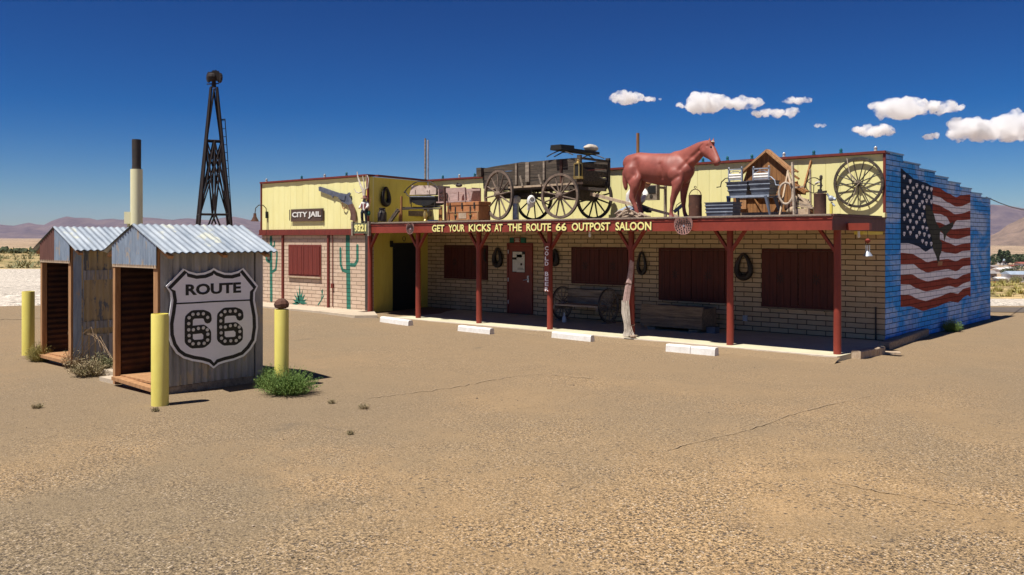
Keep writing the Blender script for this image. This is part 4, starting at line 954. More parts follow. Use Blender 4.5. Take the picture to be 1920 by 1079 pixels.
mb = MB(); mb.poly([T4(*q) for q in [(640, 262), (668, 252), (684, 285), (692, 330), (692, 368), (656, 357), (660, 325), (655, 295)]], NY, .04); mb.build('grip', MT['gun_grip'], gun)
mb = MB(); cq = T4(614, 262); mb.tube([cq+Vector((math.cos(t)*.09, -.02, math.sin(t)*.1)) for t in [R(x) for x in range(60, 361, 25)]], .014, 6); mb.build('trigger_guard', MT['wood_tan'], gun)
# gooseneck lamp
q = T4(112, 325, YJ); lp = thing('gooseneck_lamp', 'rusty gooseneck barn lamp at the left corner of the annex', 'lamp', q)
mb = MB(); mb.bb((q.x-.04, YJ-.06, q.z-.1), (q.x+.04, YJ-.01, q.z+.1)); mb.build('junction_box', MT['black'], lp)
P = [q+Vector((0, -.05, .05)), q+Vector((0, -.06, .2)), q+Vector((-.01, -.16, .29)), q+Vector((-.02, -.30, .29)), q+Vector((-.03, -.40, .2)), q+Vector((-.03, -.43, .02))]
mb = MB(); mb.tube(P, .014, 8); mb.tube([q+Vector((0, -.03, -.08)), q+Vector((0, -.03, -.5)), q+Vector((-.02, -.02, -1.0))], .008, 5); mb.build('arm', MT['iron'], lp, True)
mb = MB(); mb.lathe(P[-1]-Vector((0, 0, .22)), [(.12, 0), (.11, .03), (.05, .14), (.04, .24)], 14); mb.build('shade', MT['rust'], lp, True)
# insulators along the parapet tops
def ins_(px, Y, m, lab, s=1):
    p = U(px, 300, Y); z = ZT+.052; mb = MB(); mb.lathe((p.x, Y+.05, z), [(.034*s, 0), (.036*s, .02), (.026*s, .04), (.034*s, .055), (.03*s, .085), (.012*s, .105)], 10)
    mb.solo('glass_insulator', m, lab, 'insulator', 'glass insulators along the parapet cap', True)
names = 'leftmost second third'.split()
gl, cl = MT['glass_teal'], MT['glass_clear']
for px, Y, m, lab in [(497, YJ, cl, 'pale insulator at the left corner of the annex parapet'), (563, YJ, gl, 'teal insulator on the annex cap above the CITY JAIL sign'), (606, YJ, cl, 'pale insulator on the annex cap left of the revolver'),
    (647, YJ, gl, 'teal insulator on the annex cap above the revolver'), (828, YS, gl, 'dark teal insulator right behind the twin roof masts'), (859, YS, cl, 'pale pinkish insulator on the cap above the old trunk'),
    (888, YS, gl, 'teal insulator on the cap just left of the wagon'), (1139, YS, cl, 'pale insulator on the cap between wagon and horse'), (1316, YS, gl, 'teal insulator under the jaw of the horse'), (1362, YS, gl, 'teal insulator just right of the horse muzzle'),
    (1408, YS, gl, 'teal insulator left of the barn front gable'), (1468, YS, cl, 'pale insulator just right of the barn front gable'), (1524, YS, gl, 'bright teal insulator above the leaning boards'), (1575, YS, gl, 'teal insulator above the left side of the iron wheel'), (1640, YS, cl, 'pale insulator at the right corner of the saloon parapet')]:
    ins_(px, Y, m, lab, 1.0)
# masts behind the parapet
for px, ytop, r, m, lab in ((797.5, 260, .034, MT['wood_grey'], 'left one of two thin grey masts behind the parapet'), (802.5, 263, .034, MT['galv_light'], 'right one of two thin masts behind the parapet, slightly lighter'), (1196, 250, .045, MT['wood_brown'], 'brown wooden mast rising behind the horse rump')):
    p = U(px, ytop, 19.3); mb = MB(); mb.cyl((p.x, p.y, 2.9), p, r, r*.9, 10); mb.solo('roof_mast', m, lab, 'mast', loc=Vector((p.x, p.y, 2.9)))

# ------------------------------------------------------------ the display on the porch roof
# wagon
yN, yF = 15.75, 17.05
cr = U(935, 369, yN); cf = U(1050, 371, yN); RR, RF = .60, .515
WG = thing('farm_wagon', 'big weathered grey farm wagon with spoked wheels parked on the porch roof', 'wagon', ((cr.x+cf.x)/2, 16.4, ZQ))
a = R(-13); wheel((cr.x, yN, ZQ+.01+RR), (math.sin(a), -math.cos(a), 0), RR, MT['wheel_wood'], 12, WG, .065, .055, .085, .022, phase=.1)
wheel((cf.x, yN, ZQ+.01+RF), (.06, -1, 0), RF, MT['wheel_wood'], 12, WG, .06, .055, .085, .022, phase=.3)
wheel((cr.x, yF, ZQ+.01+RR), (0, -1, 0), RR, MT['black'], 12, WG, .06, .055, .085, .02)
wheel((cf.x, yF, ZQ+.01+RF), (0, -1, 0), RF, MT['iron'], 12, WG, .06, .055, .085, .022, phase=.2)
for cx, z in ((cr.x, ZQ+RR), (cf.x, ZQ+RF)):
    mb = MB(); mb.bb((cx-.07, yN+.1, z-.07), (cx+.07, yF-.1, z+.1)); mb.bb((cx-.1, 15.98, z+.14), (cx+.1, 17.1, z+.26)); mb.bb((cx-.06, 16.2, z+.1), (cx+.06, 16.9, z+.14)); mb.build('axle', MT['wood_wagon'], WG)
x0 = U(906, 448, 16.05).x; x1 = U(1088, 448, 16.05).x; zb0, zt0 = 3.33, 3.93
def side_planks(Y, th, lab):
    mb = MB(); n = 3
    for k in range(n):
        z0 = zb0+(zt0-zb0)*k/n+.006; z1 = zb0+(zt0-zb0)*(k+1)/n-.006; e = random.uniform(-.012, .012); f = .16*(k/n)
        N_ = 14
        top = [Vector((x0-f*.4+(x1-x0+f*.4)*i/N_, Y, z1+(.02*noise.noise(Vector((i*.6, k, Y))) if k == n-1 else 0)-(.10*(1-i/N_)**4 if k == n-1 else 0))) for i in range(N_+1)]
        mb.poly([(x0-f*.4, Y, z0), (x1, Y, z0)]+list(reversed(top)), (0, 1 if th > 0 else -1, 0), abs(th)+e*.3)
    return mb.build('side_board', MT['wood_wagon'], WG, label=lab)
side_planks(16.05, .035, None); side_planks(17.1, .035, None)
mb = MB(); mb.bb((x0, 16.1, zb0+.0), (x1, 17.08, zb0+.04)); mb.bb((x0+.1, 16.02, zb0-.07), (x1, 16.12, zb0-.005)); mb.bb((x0+.1, 17.0, zb0-.07), (x1, 17.1, zb0-.005)); mb.build('bed', MT['wood_wagon'], WG)
mb = MB(); mb.bar((x0+.3, 16.0, zb0-.01), (x1+.1, 16.0, zb0+.015), .045, .03); mb.build('side_rail', MT['wood_pale'], WG)
mb = MB()
for k in range(3): z = zb0+.0+(.19)*k; mb.bb((x1-.02-.1*(k == 9), 16.09, z+.01), (x1+.01, 17.09, z+.15-.02*k))
mb.build('front_board', MT['wood_wagon'], WG)
mb = MB(); mb.poly([(x1+.02, 16.1, zb0+.05), (x1+.02, 16.1, zb0+.38), (x1+.02, 17.0, zb0+.10)], (1, 0, 0), .02); mb.bar((x1+.03, 16.08, zt0-.02), (x1+.03, 17.15, zt0-.03), .05, .04); mb.build('dash_board', MT['wood_wagon'], WG)
mb = MB(); mb.bb((x0-.02, 16.08, zb0+.02), (x0+.02, 17.09, zt0-.12)); mb.bb((x0-.14, 15.95, zb0+.3), (x0+.02, 16.2, zb0+.52)); mb.build('tail_board', MT['wood_wagon'], WG)
for px, dz, w_, m in ((969, 0, .05, 'wood_grey'), (990, .05, .11, 'wood_grey'), (1021, .08, .05, 'wood_grey'), (1053, -.05, .05, 'rust'), (1082, 0, .08, 'wood_wagon')):
    q = U(px, 448, 16.04); mb = MB(); mb.bb((q.x-w_/2, 16.005, zb0+.06+dz), (q.x+w_/2, 16.048, zt0-.03)); mb.build('cleat', MT[m], WG)
for px, py0, py1 in ((977, 330, 350), (1012, 328, 346)):
    mb = MB(); mb.bar(U(px-2, py0, 15.97), U(px+3, py1, 15.97), .04, .03); mb.build('stake', MT['wood_grey'], WG)
for y_ in (16.02, 17.12):
    mb = MB(); mb.bb((x1-.05, y_-.03, zb0+.0), (x1+.05, y_+.03, zt0+.05)); mb.build('corner_post', MT['wood_wagon'], WG)
mb = MB(); mb.bar((cr.x, 16.4, ZQ+RR+.02), (cf.x, 16.4, ZQ+RF+.05), .1, .08); mb.bar((cf.x+.1, 16.0, ZQ+.72), (cf.x+.75, 16.35, ZQ+.66), .07, .05); mb.bar((cf.x+.1, 16.8, ZQ+.72), (cf.x+.75, 16.45, ZQ+.66), .07, .05); mb.build('reach_pole', MT['wood_wagon'], WG)
tg = MB(); a, b = U(1108, 364, 16.4), U(1272, 406, 15.95); tg.bar(a, b, .075, .06, w2=.6); tg.build('tongue', MT['wood_pale'], WG)
# wagon seat on top
ws = thing('sprung_bench', 'sprung wagon seat board lying across the top of the wagon', 'bench', (-12.75, 16.6, zt0))
xs = U(1047, 448, 15.95).x
mb = MB(); mb.bar((xs, 15.85, zt0+.22), (xs-.02, 17.35, zt0+.21), .06, .32, (0, 0, 1)); mb.bar((xs, 15.85, zt0+.27), (xs, 16.35, zt0+.28), .07, .3, (0, 0, 1)); mb.build('board', MT['black'], ws)
for y_ in (16.0, 17.2):
    mb = MB(); mb.tube([Vector((xs+dx, y_, zt0+.18-.5*dx*dx*.8-abs(dx)*.15)) for dx in (-.38, -.25, -.1, 0, .1, .25, .38)], .013, 6); mb.build('spring', MT['iron'], ws)
mb = MB(); mb.tube([(xs, 15.8, zt0+.03), (xs, 16.1, zt0+.15), (xs, 16.6, zt0+.19), (xs, 17.1, zt0+.15), (xs, 17.45, zt0+.03)], .014, 6); mb.build('spring', MT['iron'], ws)
mb = MB(); mb.ball((xs, 17.2, zt0+.33), .15, (1, 1.6, .62), 12, 8); mb.jitter(.03, 5); mb.solo('flour_sack', MT['bone'], 'pale sack resting on the right end of the wagon seat', 'sack', smooth=True)
# lantern
q = U(1084, 336, 15.95); ln = thing('brass_lantern', 'tall brass framed lantern hung on the wagon side', 'lantern', q)
MT['brass'] = mat('brass', (.62, .46, .18), (.45, .3, .1), .35, .7)
mb = MB(); mb.bb(q+Vector((-.085, -.07, 0)), q+Vector((.085, .07, .06))); mb.bb(q+Vector((-.07, -.06, .33)), q+Vector((.07, .06, .36)))
for x in (-.065, .065):
    for y in (-.055, .055): mb.bb(q+Vector((x-.01, y-.01, .06)), q+Vector((x+.01, y+.01, .33)))
mb.lathe(q+Vector((0, 0, .36)), [(.05, 0), (.03, .04), (.035, .06), (.01, .08)], 10); mb.build('frame', MT['brass'], ln)
mb = MB(); mb.bb(q+Vector((-.052, -.042, .061)), q+Vector((.052, .042, .329))); mb.build('glass', MT['black'], ln)
# pots under the wagon
def can(px, pyb, pyt, wpx, Y, m, label, name='milk_can', grp=None):
    b = U(px, pyb, Y); k = mpp(b); h = (pyb-pyt)*k; r = wpx*k/2
    b.z = max(b.z, ZQ) if Y < 18 else b.z
    T = thing(name, label, 'milk can', b, 0, grp)
    mb = MB(); mb.lathe(b, [(r*.95, 0), (r, .02), (r, h*.62), (r*.95, h*.66), (r*.62, h*.8), (r*.6, h*.9), (r*.72, h*.93), (r*.72, h), (r*.1, h)], 16); mb.build('body', m, T, True)
    for s_ in (-1, 1):
        mb = MB(); mb.tube([b+Vector((s_*r*.62, 0, h*.86)), b+Vector((s_*r*.98, 0, h*.84)), b+Vector((s_*r*.95, 0, h*.66))], .014, 6); mb.build('handle', m, T)
    return T
can(716.5, 416, 390, 17, 15.62, MT['iron'], 'dark milk can under the horse collar on the annex side', grp='milk cans on the porch roof')
mb = MB(); b = U(967, 412, 16.3); b.z = ZQ; mb.lathe(b, [(.075, 0), (.08, .02), (.075, .40), (.07, .42)], 12)
gp = thing('milk_churn', 'slim grey churn with a white pot tipped on top, under the wagon bed', 'churn', b); mb.build('body', MT['galv_light'], gp, True)
mb = MB(); mb.lathe(b+Vector((-.02, 0, .50)), [(.02, -.11), (.10, -.1), (.115, 0), (.1, .1), (.07, .14)], 12, (.9, -.2, .15)); mb.build('white_pot', MT['white'], gp, True)
q = U(996, 378, 16.0); wp = thing('enamel_pitcher', 'white enamel pitcher hanging by a wire under the wagon', 'pitcher', q)
mb = MB(); mb.ball(q, .13, (.8, .8, 1.15), 12, 8); mb.lathe(q+Vector((.02, -.02, .02)), [(.07, 0), (.07, .16), (.055, .16), (.05, .04)], 14, (.8, -.7, .1)); mb.cyl(q+Vector((-.05, 0, -.1)), q+Vector((-.09, 0, -.2)), .05, .03); mb.build('body', MT['white'], wp, True)
mb = MB(); mb.tube([q+Vector((0, 0, .12)), q+Vector((.02, 0, .3))], .006, 5); mb.tube([q+Vector((-.1, 0, .08)), q+Vector((-.14, 0, .0)), q+Vector((-.09, 0, -.07))], .01, 5); mb.build('handle', MT['iron'], wp)
# driftwood heap before the horse
mb = MB(); rnd = random.Random(4)
for k in range(16):
    c = U(rnd.uniform(1157, 1207), rnd.uniform(398, 412), 15.35); c.z = max(c.z, ZQ+.03)
    d = Vector((rnd.uniform(-1, 1), rnd.uniform(-.3, .3), rnd.uniform(-.25, .35))).normalized()*rnd.uniform(.12, .26)
    mb.tube([c-d, c-d*.3+Vector((0, 0, rnd.uniform(-.02, .05))), c+d*.4, c+d], [.012, .03, .028, .008], 6)
mb.solo('driftwood_heap', MT['driftwood'], 'heap of twisted driftwood at the hind hooves of the horse', 'driftwood', smooth=True)
# metal bucket with bail
b = U(1303.5, 409, 15.9); b.z = ZQ; r = .135; h = .44
bk = thing('rusty_canister', 'tall rusty wrapped canister with a wire bail standing right of the horse', 'canister', b)
mb = MB(); mb.lathe(b, [(r, 0), (r*1.0, .03), (r*.97, .15), (r, .22), (r*.97, .3), (r, h), (r*.93, h), (r*.9, h-.03), (.01, h-.04)], 18); mb.jitter(.008, 9); mb.build('body', MT['rust'], bk, True)
mb = MB(); mb.tube([b+Vector((math.cos(t)*r*1.0, 0, h-.02+math.sin(t)*r*1.0)) for t in [R(x) for x in range(0, 181, 15)]], .009, 6); mb.ring(b+Vector((0, 0, h+r+.02)), (0, -1, 0), .028, .01, .01, 12); mb.build('bail', MT['rust'], bk)
# scissors-like hand tool behind front leg
mb = MB(); q = U(1272, 392, 16.3); mb.bar(q+Vector((-.1, 0, -.06)), q+Vector((.1, 0, .08)), .06, .05); mb.tube([q+Vector((-.08, 0, -.02)), q+Vector((-.04, 0, .08)), q+Vector((.06, 0, .14))], .008, 5); mb.tube([q+Vector((0, 0, -.02)), Vector((q.x, q.y, ZQ))], .02, 6)
mb.solo('hand_pump', MT['galv'], 'small metal hand pump between the front legs of the horse', 'pump')
# galvanized tub and twin wash tubs
def tub(x0, x1, y0, y1, z0, z1, m, par, nm, flare=.06, ribs=(.35, .7)):
    mb = MB(); n = 10
    def rect(z, e):
        f = flare*(1-(z-z0)/(z1-z0)); return [Vector((x0+f-e, y0+f-e, z)), Vector((x1-f+e, y0+f-e, z)), Vector((x1-f+e, y1-f+e, z)), Vector((x0+f-e, y1-f+e, z))]
    lv_ = [(z0, 0)]
    for t in ribs: z = z0+(z1-z0)*t; lv_ += [(z-.018, 0), (z-.006, .012), (z+.006, .012), (z+.018, 0)]
    lv_ += [(z1-.02, 0), (z1-.015, .014), (z1, .014), (z1, -.012), (z1-.1, -.012)]
    V_ = []; Fs = []
    for z, e in lv_: V_ += rect(z, e)
    for i in range(len(lv_)-1):
        for k in range(4): Fs.append((i*4+k, i*4+(k+1) % 4, (i+1)*4+(k+1) % 4, (i+1)*4+k))
    Fs += [(3, 2, 1, 0), tuple((len(lv_)-1)*4+k for k in range(4))]
    mb.add(V_, Fs); return mb.build(nm, m, par)
a, b = U(1322, 412, 15.5), U(1374, 412, 15.5)
ts = thing('galvanized_tub', 'low rectangular galvanized tub sitting before the twin wash tubs', 'tub', (a.x, 15.7, ZQ)); tub(a.x-.0, b.x, 15.5, 15.85, ZQ, ZQ+.265, MT['galv'], ts, 'tub', .02, (.25, .5, .75))
st_ = thing('wash_tub_stand', 'twin galvanized wash tubs on a splayed metal stand with two wringers', 'wash tub', (U(1405, 400, 16.2).x, 16.2, ZQ))
Yt = 16.1
x0a, x1a, x1b = U(1361, 448, Yt).x, U(1402, 448, Yt).x, U(1444, 448, Yt).x
zt_ = U(1400, 340, Yt).z; zm = U(1400, 366, Yt).z
tub(x0a, x1a-.01, Yt, Yt+.42, zm, zt_, MT['galv'], st_, 'tub', .05); tub(x1a+.01, x1b, Yt, Yt+.42, zm, zt_+.01, MT['galv'], st_, 'tub', .05)
mb = MB(); mb.bb((x0a+.02, Yt-.02, zm-.05), (x1b-.02, Yt+.02, zm-.005)); mb.bb((x0a+.02, Yt+.38, zm-.05), (x1b-.02, Yt+.42, zm-.005)); mb.build('stand_rail', MT['galv_light'], st_)
for x, s_ in ((x0a+.06, .02), (x1b-.08, .10)):
    for y, t_ in ((Yt, -.04), (Yt+.38, .05)):
        mb = MB(); mb.bar((x, y, zm-.03), (x+s_, y+t_, ZQ), .085, .05, (0, 1, 0), .5); mb.build('leg', MT['galv'], st_)
def wringer(xa, xb, zb, dirn, lab):
    T = thing('clothes_wringer', lab, 'wringer', ((xa+xb)/2, Yt+.02, zb), 0, 'hand wringers clamped on the wash tubs'); w_ = xb-xa
    mb = MB()
    for x in (xa, xb): mb.bb((x-.012, Yt-.0, zb-.03), (x+.012, Yt+.05, zb+.22)); mb.ball((x, Yt+.02, zb+.245), .018)
    mb.bb((xa-.02, Yt, zb+.2), (xb+.02, Yt+.05, zb+.222)); mb.bb((xa, Yt, zb), (xb, Yt+.05, zb+.02)); mb.tube([(xa, Yt+.02, zb+.12), ((xa+xb)/2-.06, Yt+.02, zb+.17), ((xa+xb)/2+.06, Yt+.02, zb+.17), (xb, Yt+.02, zb+.12)], .008, 5); mb.build('frame', MT['galv_light'], T)
    for z in (.05, .10): mb = MB(); mb.cyl((xa+.01, Yt+.02, zb+z), (xb-.01, Yt+.02, zb+z), .025); mb.build('roller', MT['white'], T, True)
    e = xa if dirn < 0 else xb
    mb = MB(); mb.tube([(e, Yt, zb+.05), (e+dirn*.06, Yt-.02, zb+.04), (e+dirn*.14, Yt-.03, zb-.03), (e+dirn*.16, Yt-.03, zb-.12), (e+dirn*.24, Yt-.04, zb-.13)], .011, 6); mb.build('crank', MT['iron'] if dirn < 0 else MT['galv_light'], T)
wringer(U(1366, 1, Yt).x, U(1390, 1, Yt).x, zt_+.03, -1, 'left wringer with its dark crank pointing left')
wringer(U(1412, 1, Yt).x, U(1441, 1, Yt).x, zt_+.02, 1, 'right wringer before the barn gable with a pale crank')
# wooden barn front
def B_px(x, y, Y): return U(1350+x/7.706, 275+y/7.706, Y)
Yb = 17.0
BF = thing('barn_front', 'brown plank barn front with a peaked gable and Z braces standing on the porch roof', 'shed', (U(1435, 448, Yb).x, Yb, ZQ))
ol = [(1376, 356), (1396, 341), (1397, 322), (1440, 286), (1483, 319), (1484, 342), (1511, 358)]
env = [(U(a, b, Yb).x, U(a, b, Yb).z) for a, b in ol]
def top_(x):
    for (a, z), (b, z2) in zip(env, env[1:]):
        if a <= x <= b: return z+(z2-z)*(x-a)/(b-a)
    return env[-1][1]
xw0, xw1 = U(1445, 448, Yb).x, U(1459, 448, Yb).x; zw0, zw1 = U(1450, 362, Yb).z, U(1450, 349.5, Yb).z
xa, xb = env[0][0], U(1496, 448, Yb).x; n = 13; mb = MB()
for k in range(n):
    u0, u1 = xa+(xb-xa)*k/n+.003, xa+(xb-xa)*(k+1)/n-.003; e = random.uniform(0, .008)
    segs = [(ZQ+.02, None)]
    if u1 > xw0+.02 and u0 < xw1-.02: segs = [(ZQ+.02, zw0), (zw1, None)]
    for lo_, hi_ in segs:
        mb.poly([(u0, Yb, lo_), (u1, Yb, lo_), (u1, Yb, hi_ or top_(u1)), (u0, Yb, hi_ or top_(u0))], NY, .02+e)
mb.build('plank_wall', MT['wood_brown'], BF)
mb = MB(); mb.poly([(U(1484, 1, Yb+.02).x, Yb+.03, U(1484, 362, Yb).z), (U(1510, 1, Yb).x, Yb+.03, U(1510, 366, Yb).z), (U(1510, 1, Yb).x, Yb+.03, U(1510, 359, Yb).z), (U(1484, 1, Yb).x, Yb+.03, U(1484, 343, Yb).z)], NY, .02); mb.build('side_gable', MT['wood_brown'], BF)
pk = U(1440, 281.5, Yb); le = U(1389, 326, Yb); re = U(1488, 322, Yb); r2a, r2b = U(1484, 341, Yb), U(1513, 360, Yb)
for a_, b_ in ((pk, le), (pk, re), (r2a, r2b)):
    mb = MB(); o_ = Vector((0, .01, 0)); mb.bar(a_+o_, b_+o_, .03, .16, (0, 0, 1)); mb.bar(a_-Vector((0, .075, .03)), b_-Vector((0, .075, .03)), .07, .03, (0, 1, 0)); mb.build('roof_board', MT['wood_tan'] if a_ is not r2a else MT['wood_brown'], BF)
for a_, b_, w_, m in (((500, 745), (655, 1005), .05, 'wood_brown'), ((880, 745), (735, 1005), .05, 'wood_brown'), ((235, 735), (880, 735), .07, 'wood_brown'), ((740, 712), (880, 705), .05, 'wood_tan')):
    mb = MB(); mb.bar(B_px(*a_, Yb-.045), B_px(*b_, Yb-.045), w_, .025, (0, 1, 0)); mb.build('brace_board', MT[m], BF)
a_, b_ = B_px(265, 885, Yb-.05), B_px(380, 735, Yb-.05); mb = MB(); mb.bb((a_.x, Yb-.06, a_.z), (b_.x, Yb-.03, b_.z)); mb.bb((a_.x-.03, Yb-.1, a_.z-.03), (b_.x+.02, Yb-.03, a_.z-.003)); mb.build('door_panel', MT['wood_tan'], BF)
mb = MB(); mb.bb((U(1374, 1, Yb-.3).x, Yb-.32, ZQ+.002), (U(1492, 1, Yb-.3).x, Yb-.2, ZQ+.09)); mb.build('base_board', MT['wood_pale'], BF)
mb = MB()
for k in (0, 1): mb.bb((xa+.02+k*(xb-xa-.08), Yb+.001, ZQ), (xa+.06+k*(xb-xa-.08), Yb+.4, ZQ+.04)); mb.bar((xa+.04+k*(xb-xa-.08), Yb+.38, ZQ+.04), (xa+.04+k*(xb-xa-.08), Yb+.02, ZQ+.7), .04, .04, (1, 0, 0))
mb.build('stay', MT['wood_tan'], BF)
# shadow-casting stub battens on the parapet, right of the gable
# leaning boards and farm pieces at the right
def lean(p0, p1, Y0, Y1, w_, m, lab, th=.03, nm='leaning_board', grp='boards leaning by the barn front'):
    mb = MB(); a_ = U(*p0, Y0); b_ = U(*p1, Y1); mb.bar(a_, b_, w_, th, (0, 1, 0)); return mb.solo(nm, MT[m], lab, 'board', grp, loc=b_)
lean((1486, 306), (1489.5, 408), 16.6, 15.9, .06, 'wood_grey', 'long grey upright board just right of the rope ring')
lean((1521, 303), (1506, 359), 17.7, 17.2, .06, 'wood_brown', 'brown board slanting against the parapet, higher than its neighbours')
lean((1478, 320), (1462, 405), 16.7, 16.2, .035, 'wood_pale', 'thin pale stick slanting before the barn front')
lean((1477, 322), (1483, 345), 16.5, 16.2, .03, 'wood_pale', 'short pale fork stick above the rope ring')
lean((1519, 318), (1520, 405), 17.5, 17.3, .03, 'wood_grey', 'thin grey pole just left of the small pump wheel')
lean((1482, 353), (1508, 350), 16.8, 16.8, .035, 'wood_pale', 'short level batten crossing behind the grey board')
lean((1497, 366), (1524, 392), 16.5, 16.4, .04, 'wood_pale', 'pale rail sloping down over the slatted rack')
for k, (y, x) in enumerate(((318, 1490), (331, 1492))):
    lean((x-8, y-5), (x+6, y+5), 17.3, 17.3, .07, 'wood_brown', ('upper' if k == 0 else 'lower')+' one of two short stub boards beside the gable', .03)
c = U(1473.5, 363, 16.3); rg = MB(); k = mpp(c); rg.tube([c+Vector((math.cos(t)*.125, -.0+math.cos(t)*.03, math.sin(t)*20*k)) for t in [2*math.pi*i/24 for i in range(24)]], [.022 if i % 3 else .027 for i in range(24)], 8, closed=True)
rg.solo('rope_ring', MT['rope'], 'pale oval ring wrapped in rope hanging before the barn front', 'ring', smooth=True)
rk = thing('slatted_rack', 'heap of pale slats and a sloping wooden rack beside the barn front', 'rack', (U(1505, 1, 16.4).x, 16.4, ZQ))
for k in range(5):
    mb = MB(); mb.bar(U(1490+1*k, 369+4.4*k, 16.6-.05*k), U(1516+2.2*k, 376+3.6*k, 16.5-.05*k), .035, .03); mb.build('slat', MT['wood_grey' if k % 2 else 'wood_pale'], rk)
for k in range(4):
    mb = MB(); mb.bar(U(1489+k*3, 394+k*3.4, 16.3-.03*k), U(1517, 393+k*3.6, 16.2-.03*k), .04, .05); mb.build('slat', MT['wood_pale'], rk)
mb = MB(); mb.bar(U(1522, 390, 16.4), Vector((U(1522, 390, 16.4).x, 16.4, ZQ)), .05, .05, (0, 1, 0)); mb.bar(U(1490, 368, 16.6), Vector((U(1490, 368, 16.6).x, 16.6, ZQ)), .05, .05, (0, 1, 0)); mb.build('rack_leg', MT['wood_brown'], rk)
for i in range(3):
    c = U(1480+i*7, 388+i*6, 16.7); mb = MB(); mb.ball((c.x, c.y, c.z), .10, (1.2, .8, .8), 9, 6); mb.jitter(.06, 5); mb.build('junk_lump', MT['rust'] if i != 1 else MT['wood_pale'], rk, True)
pw = thing('pump_flywheel', 'thin iron hand wheel with a pale handle left of the rusty drum', 'wheel', U(1527, 363, 17.2)); c = U(1526, 348, 17.2)
mb = MB(); mb.ring(c, (.75, -1, 0), .16, .016, .02, 28); 
for k in range(3): t = k*2.09+.5; d = Vector((.8*math.cos(t), .6*math.cos(t), math.sin(t))); mb.cyl(c, c+d*.15, .008)
mb.build('rim', MT['iron'], pw); mb = MB(); mb.cyl(c+Vector((.05, -.03, .04)), c+Vector((.14, -.1, .06)), .018); mb.build('handle', MT['white'], pw)
b = U(1537.5, 404, 16.6); b.z = ZQ; dm = thing('rusty_drum', 'dark rusty drum with an old hand pump on top', 'drum', b); r = .115
mb = MB(); mb.lathe(b, [(r, 0), (r*1.03, .015), (r, .03), (r*.99, .39), (r*1.03, .41), (r*.95, .42), (.01, .41)], 18); mb.build('drum', MT['rust'], dm, True)
mb = MB(); mb.cyl(b+Vector((0, 0, .41)), b+Vector((0, 0, .5)), .045, .04); mb.cyl(b+Vector((.01, 0, .5)), b+Vector((.02, 0, .68)), .018); mb.lathe(b+Vector((.02, 0, .68)), [(.02, 0), (.03, .02), (.03, .07), (.015, .09)], 10); mb.bar(b+Vector((-.05, 0, .57)), b+Vector((.05, 0, .57)), .02, .02); mb.bar(b+Vector((-.04, 0, .44)), b+Vector((.13, -.02, .45)), .04, .05); mb.build('pump', MT['iron'], dm)
b = U(1558.5, 382, 17.3); vv = thing('faucet_valve', 'white and grey pipe valve between the rusty drum and the iron wheel', 'valve', b)
mb = MB(); mb.cyl((b.x, b.y, ZQ), b, .03); mb.build('pipe', MT['yellow_old'], vv)
mb = MB(); mb.ball(b+Vector((0, 0, .1)), .06, (1, 1, 1)); mb.cyl(b+Vector((-.03, 0, .12)), b+Vector((-.08, -.02, .2)), .02); mb.cyl(b+Vector((0, 0, .1)), b+Vector((.09, 0, .08)), .03); mb.cyl(b+Vector((.0, 0, .02)), b+Vector((.07, 0, -.05)), .02); mb.build('valve_body', MT['galv_light'], vv)
# tractor seats on the fascia
def tseat(px, py, wpx, hpx, m, label, tilt=.0):
    c = U(px, py, YF-.05); k = mpp(c); w_, h_ = wpx*k/2/.9, hpx*k/2
    T = thing('tractor_seat', label, 'tractor seat', c-Vector((0, 0, h_)), 0, 'iron tractor seats on the fascia')
    mb = MB(); O = [(-.85, .88), (-.5, 1.0), (-.15, .86), (0, .8), (.15, .86), (.5, 1.0), (.85, .88), (1, .5), (1, .05), (.88, -.45), (.6, -.85), (.25, -1), (-.25, -1), (-.6, -.85), (-.88, -.45), (-1, .05), (-1, .5)]
    n = len(O); rings = [(1, 0), (.8, -.035), (.45, -.045)]
    for s_, d in rings:
        for x, z in O: mb.v.append(c+Vector((x*w_*s_, -.03-d*-1*.6 if False else -.03+(-.04*(s_)), z*h_*s_)))
    mb.v.append(c+Vector((0, -.03, 0)))
    for i in range(2):
        for q in range(n): mb.f.append((i*n+q, i*n+(q+1) % n, (i+1)*n+(q+1) % n, (i+1)*n+q))
    for q in range(n): mb.f.append((2*n+q, 2*n+(q+1) % n, 3*n))
    L0 = len(mb.v); fs = list(mb.f); mb.v += [v+Vector((0, .015, 0)) for v in mb.v[:L0]]; mb.f += [tuple(i+L0 for i in reversed(f)) for f in fs]
    mb.f += [(q, q+L0, (q+1) % n+L0, (q+1) % n) for q in range(n)]
    mb.build('pan', m, T, False)
    hl = MB()
    for rr, nn_ in ((.82, 18), (.6, 13), (.38, 8)):
        for q in range(nn_):
            t = 2*math.pi*q/nn_; z = math.sin(t)*rr
            if z > .72: continue
            P_ = c+Vector((math.cos(t)*rr*w_, -.03-.04*rr-.004, z*h_)); hl.disc(P_, NY, .014 if rr > .5 else .011, .004, 8)
    o_ = hl.build('slot_pattern', MT['black'], T)
    mb = MB(); mb.disc(c+Vector((0, -.045, 0)), NY, .02, .012); mb.build('bolt', MT['chrome'], T)
tseat(1284.5, 424, 35, 32, MT['rust_pink'], 'large perforated tractor seat hanging on the fascia below the horse')
tseat(772.5, 429.5, 19, 20, MT['rust_pink'], 'small rusty tractor seat at the fascia left of the word GET', )
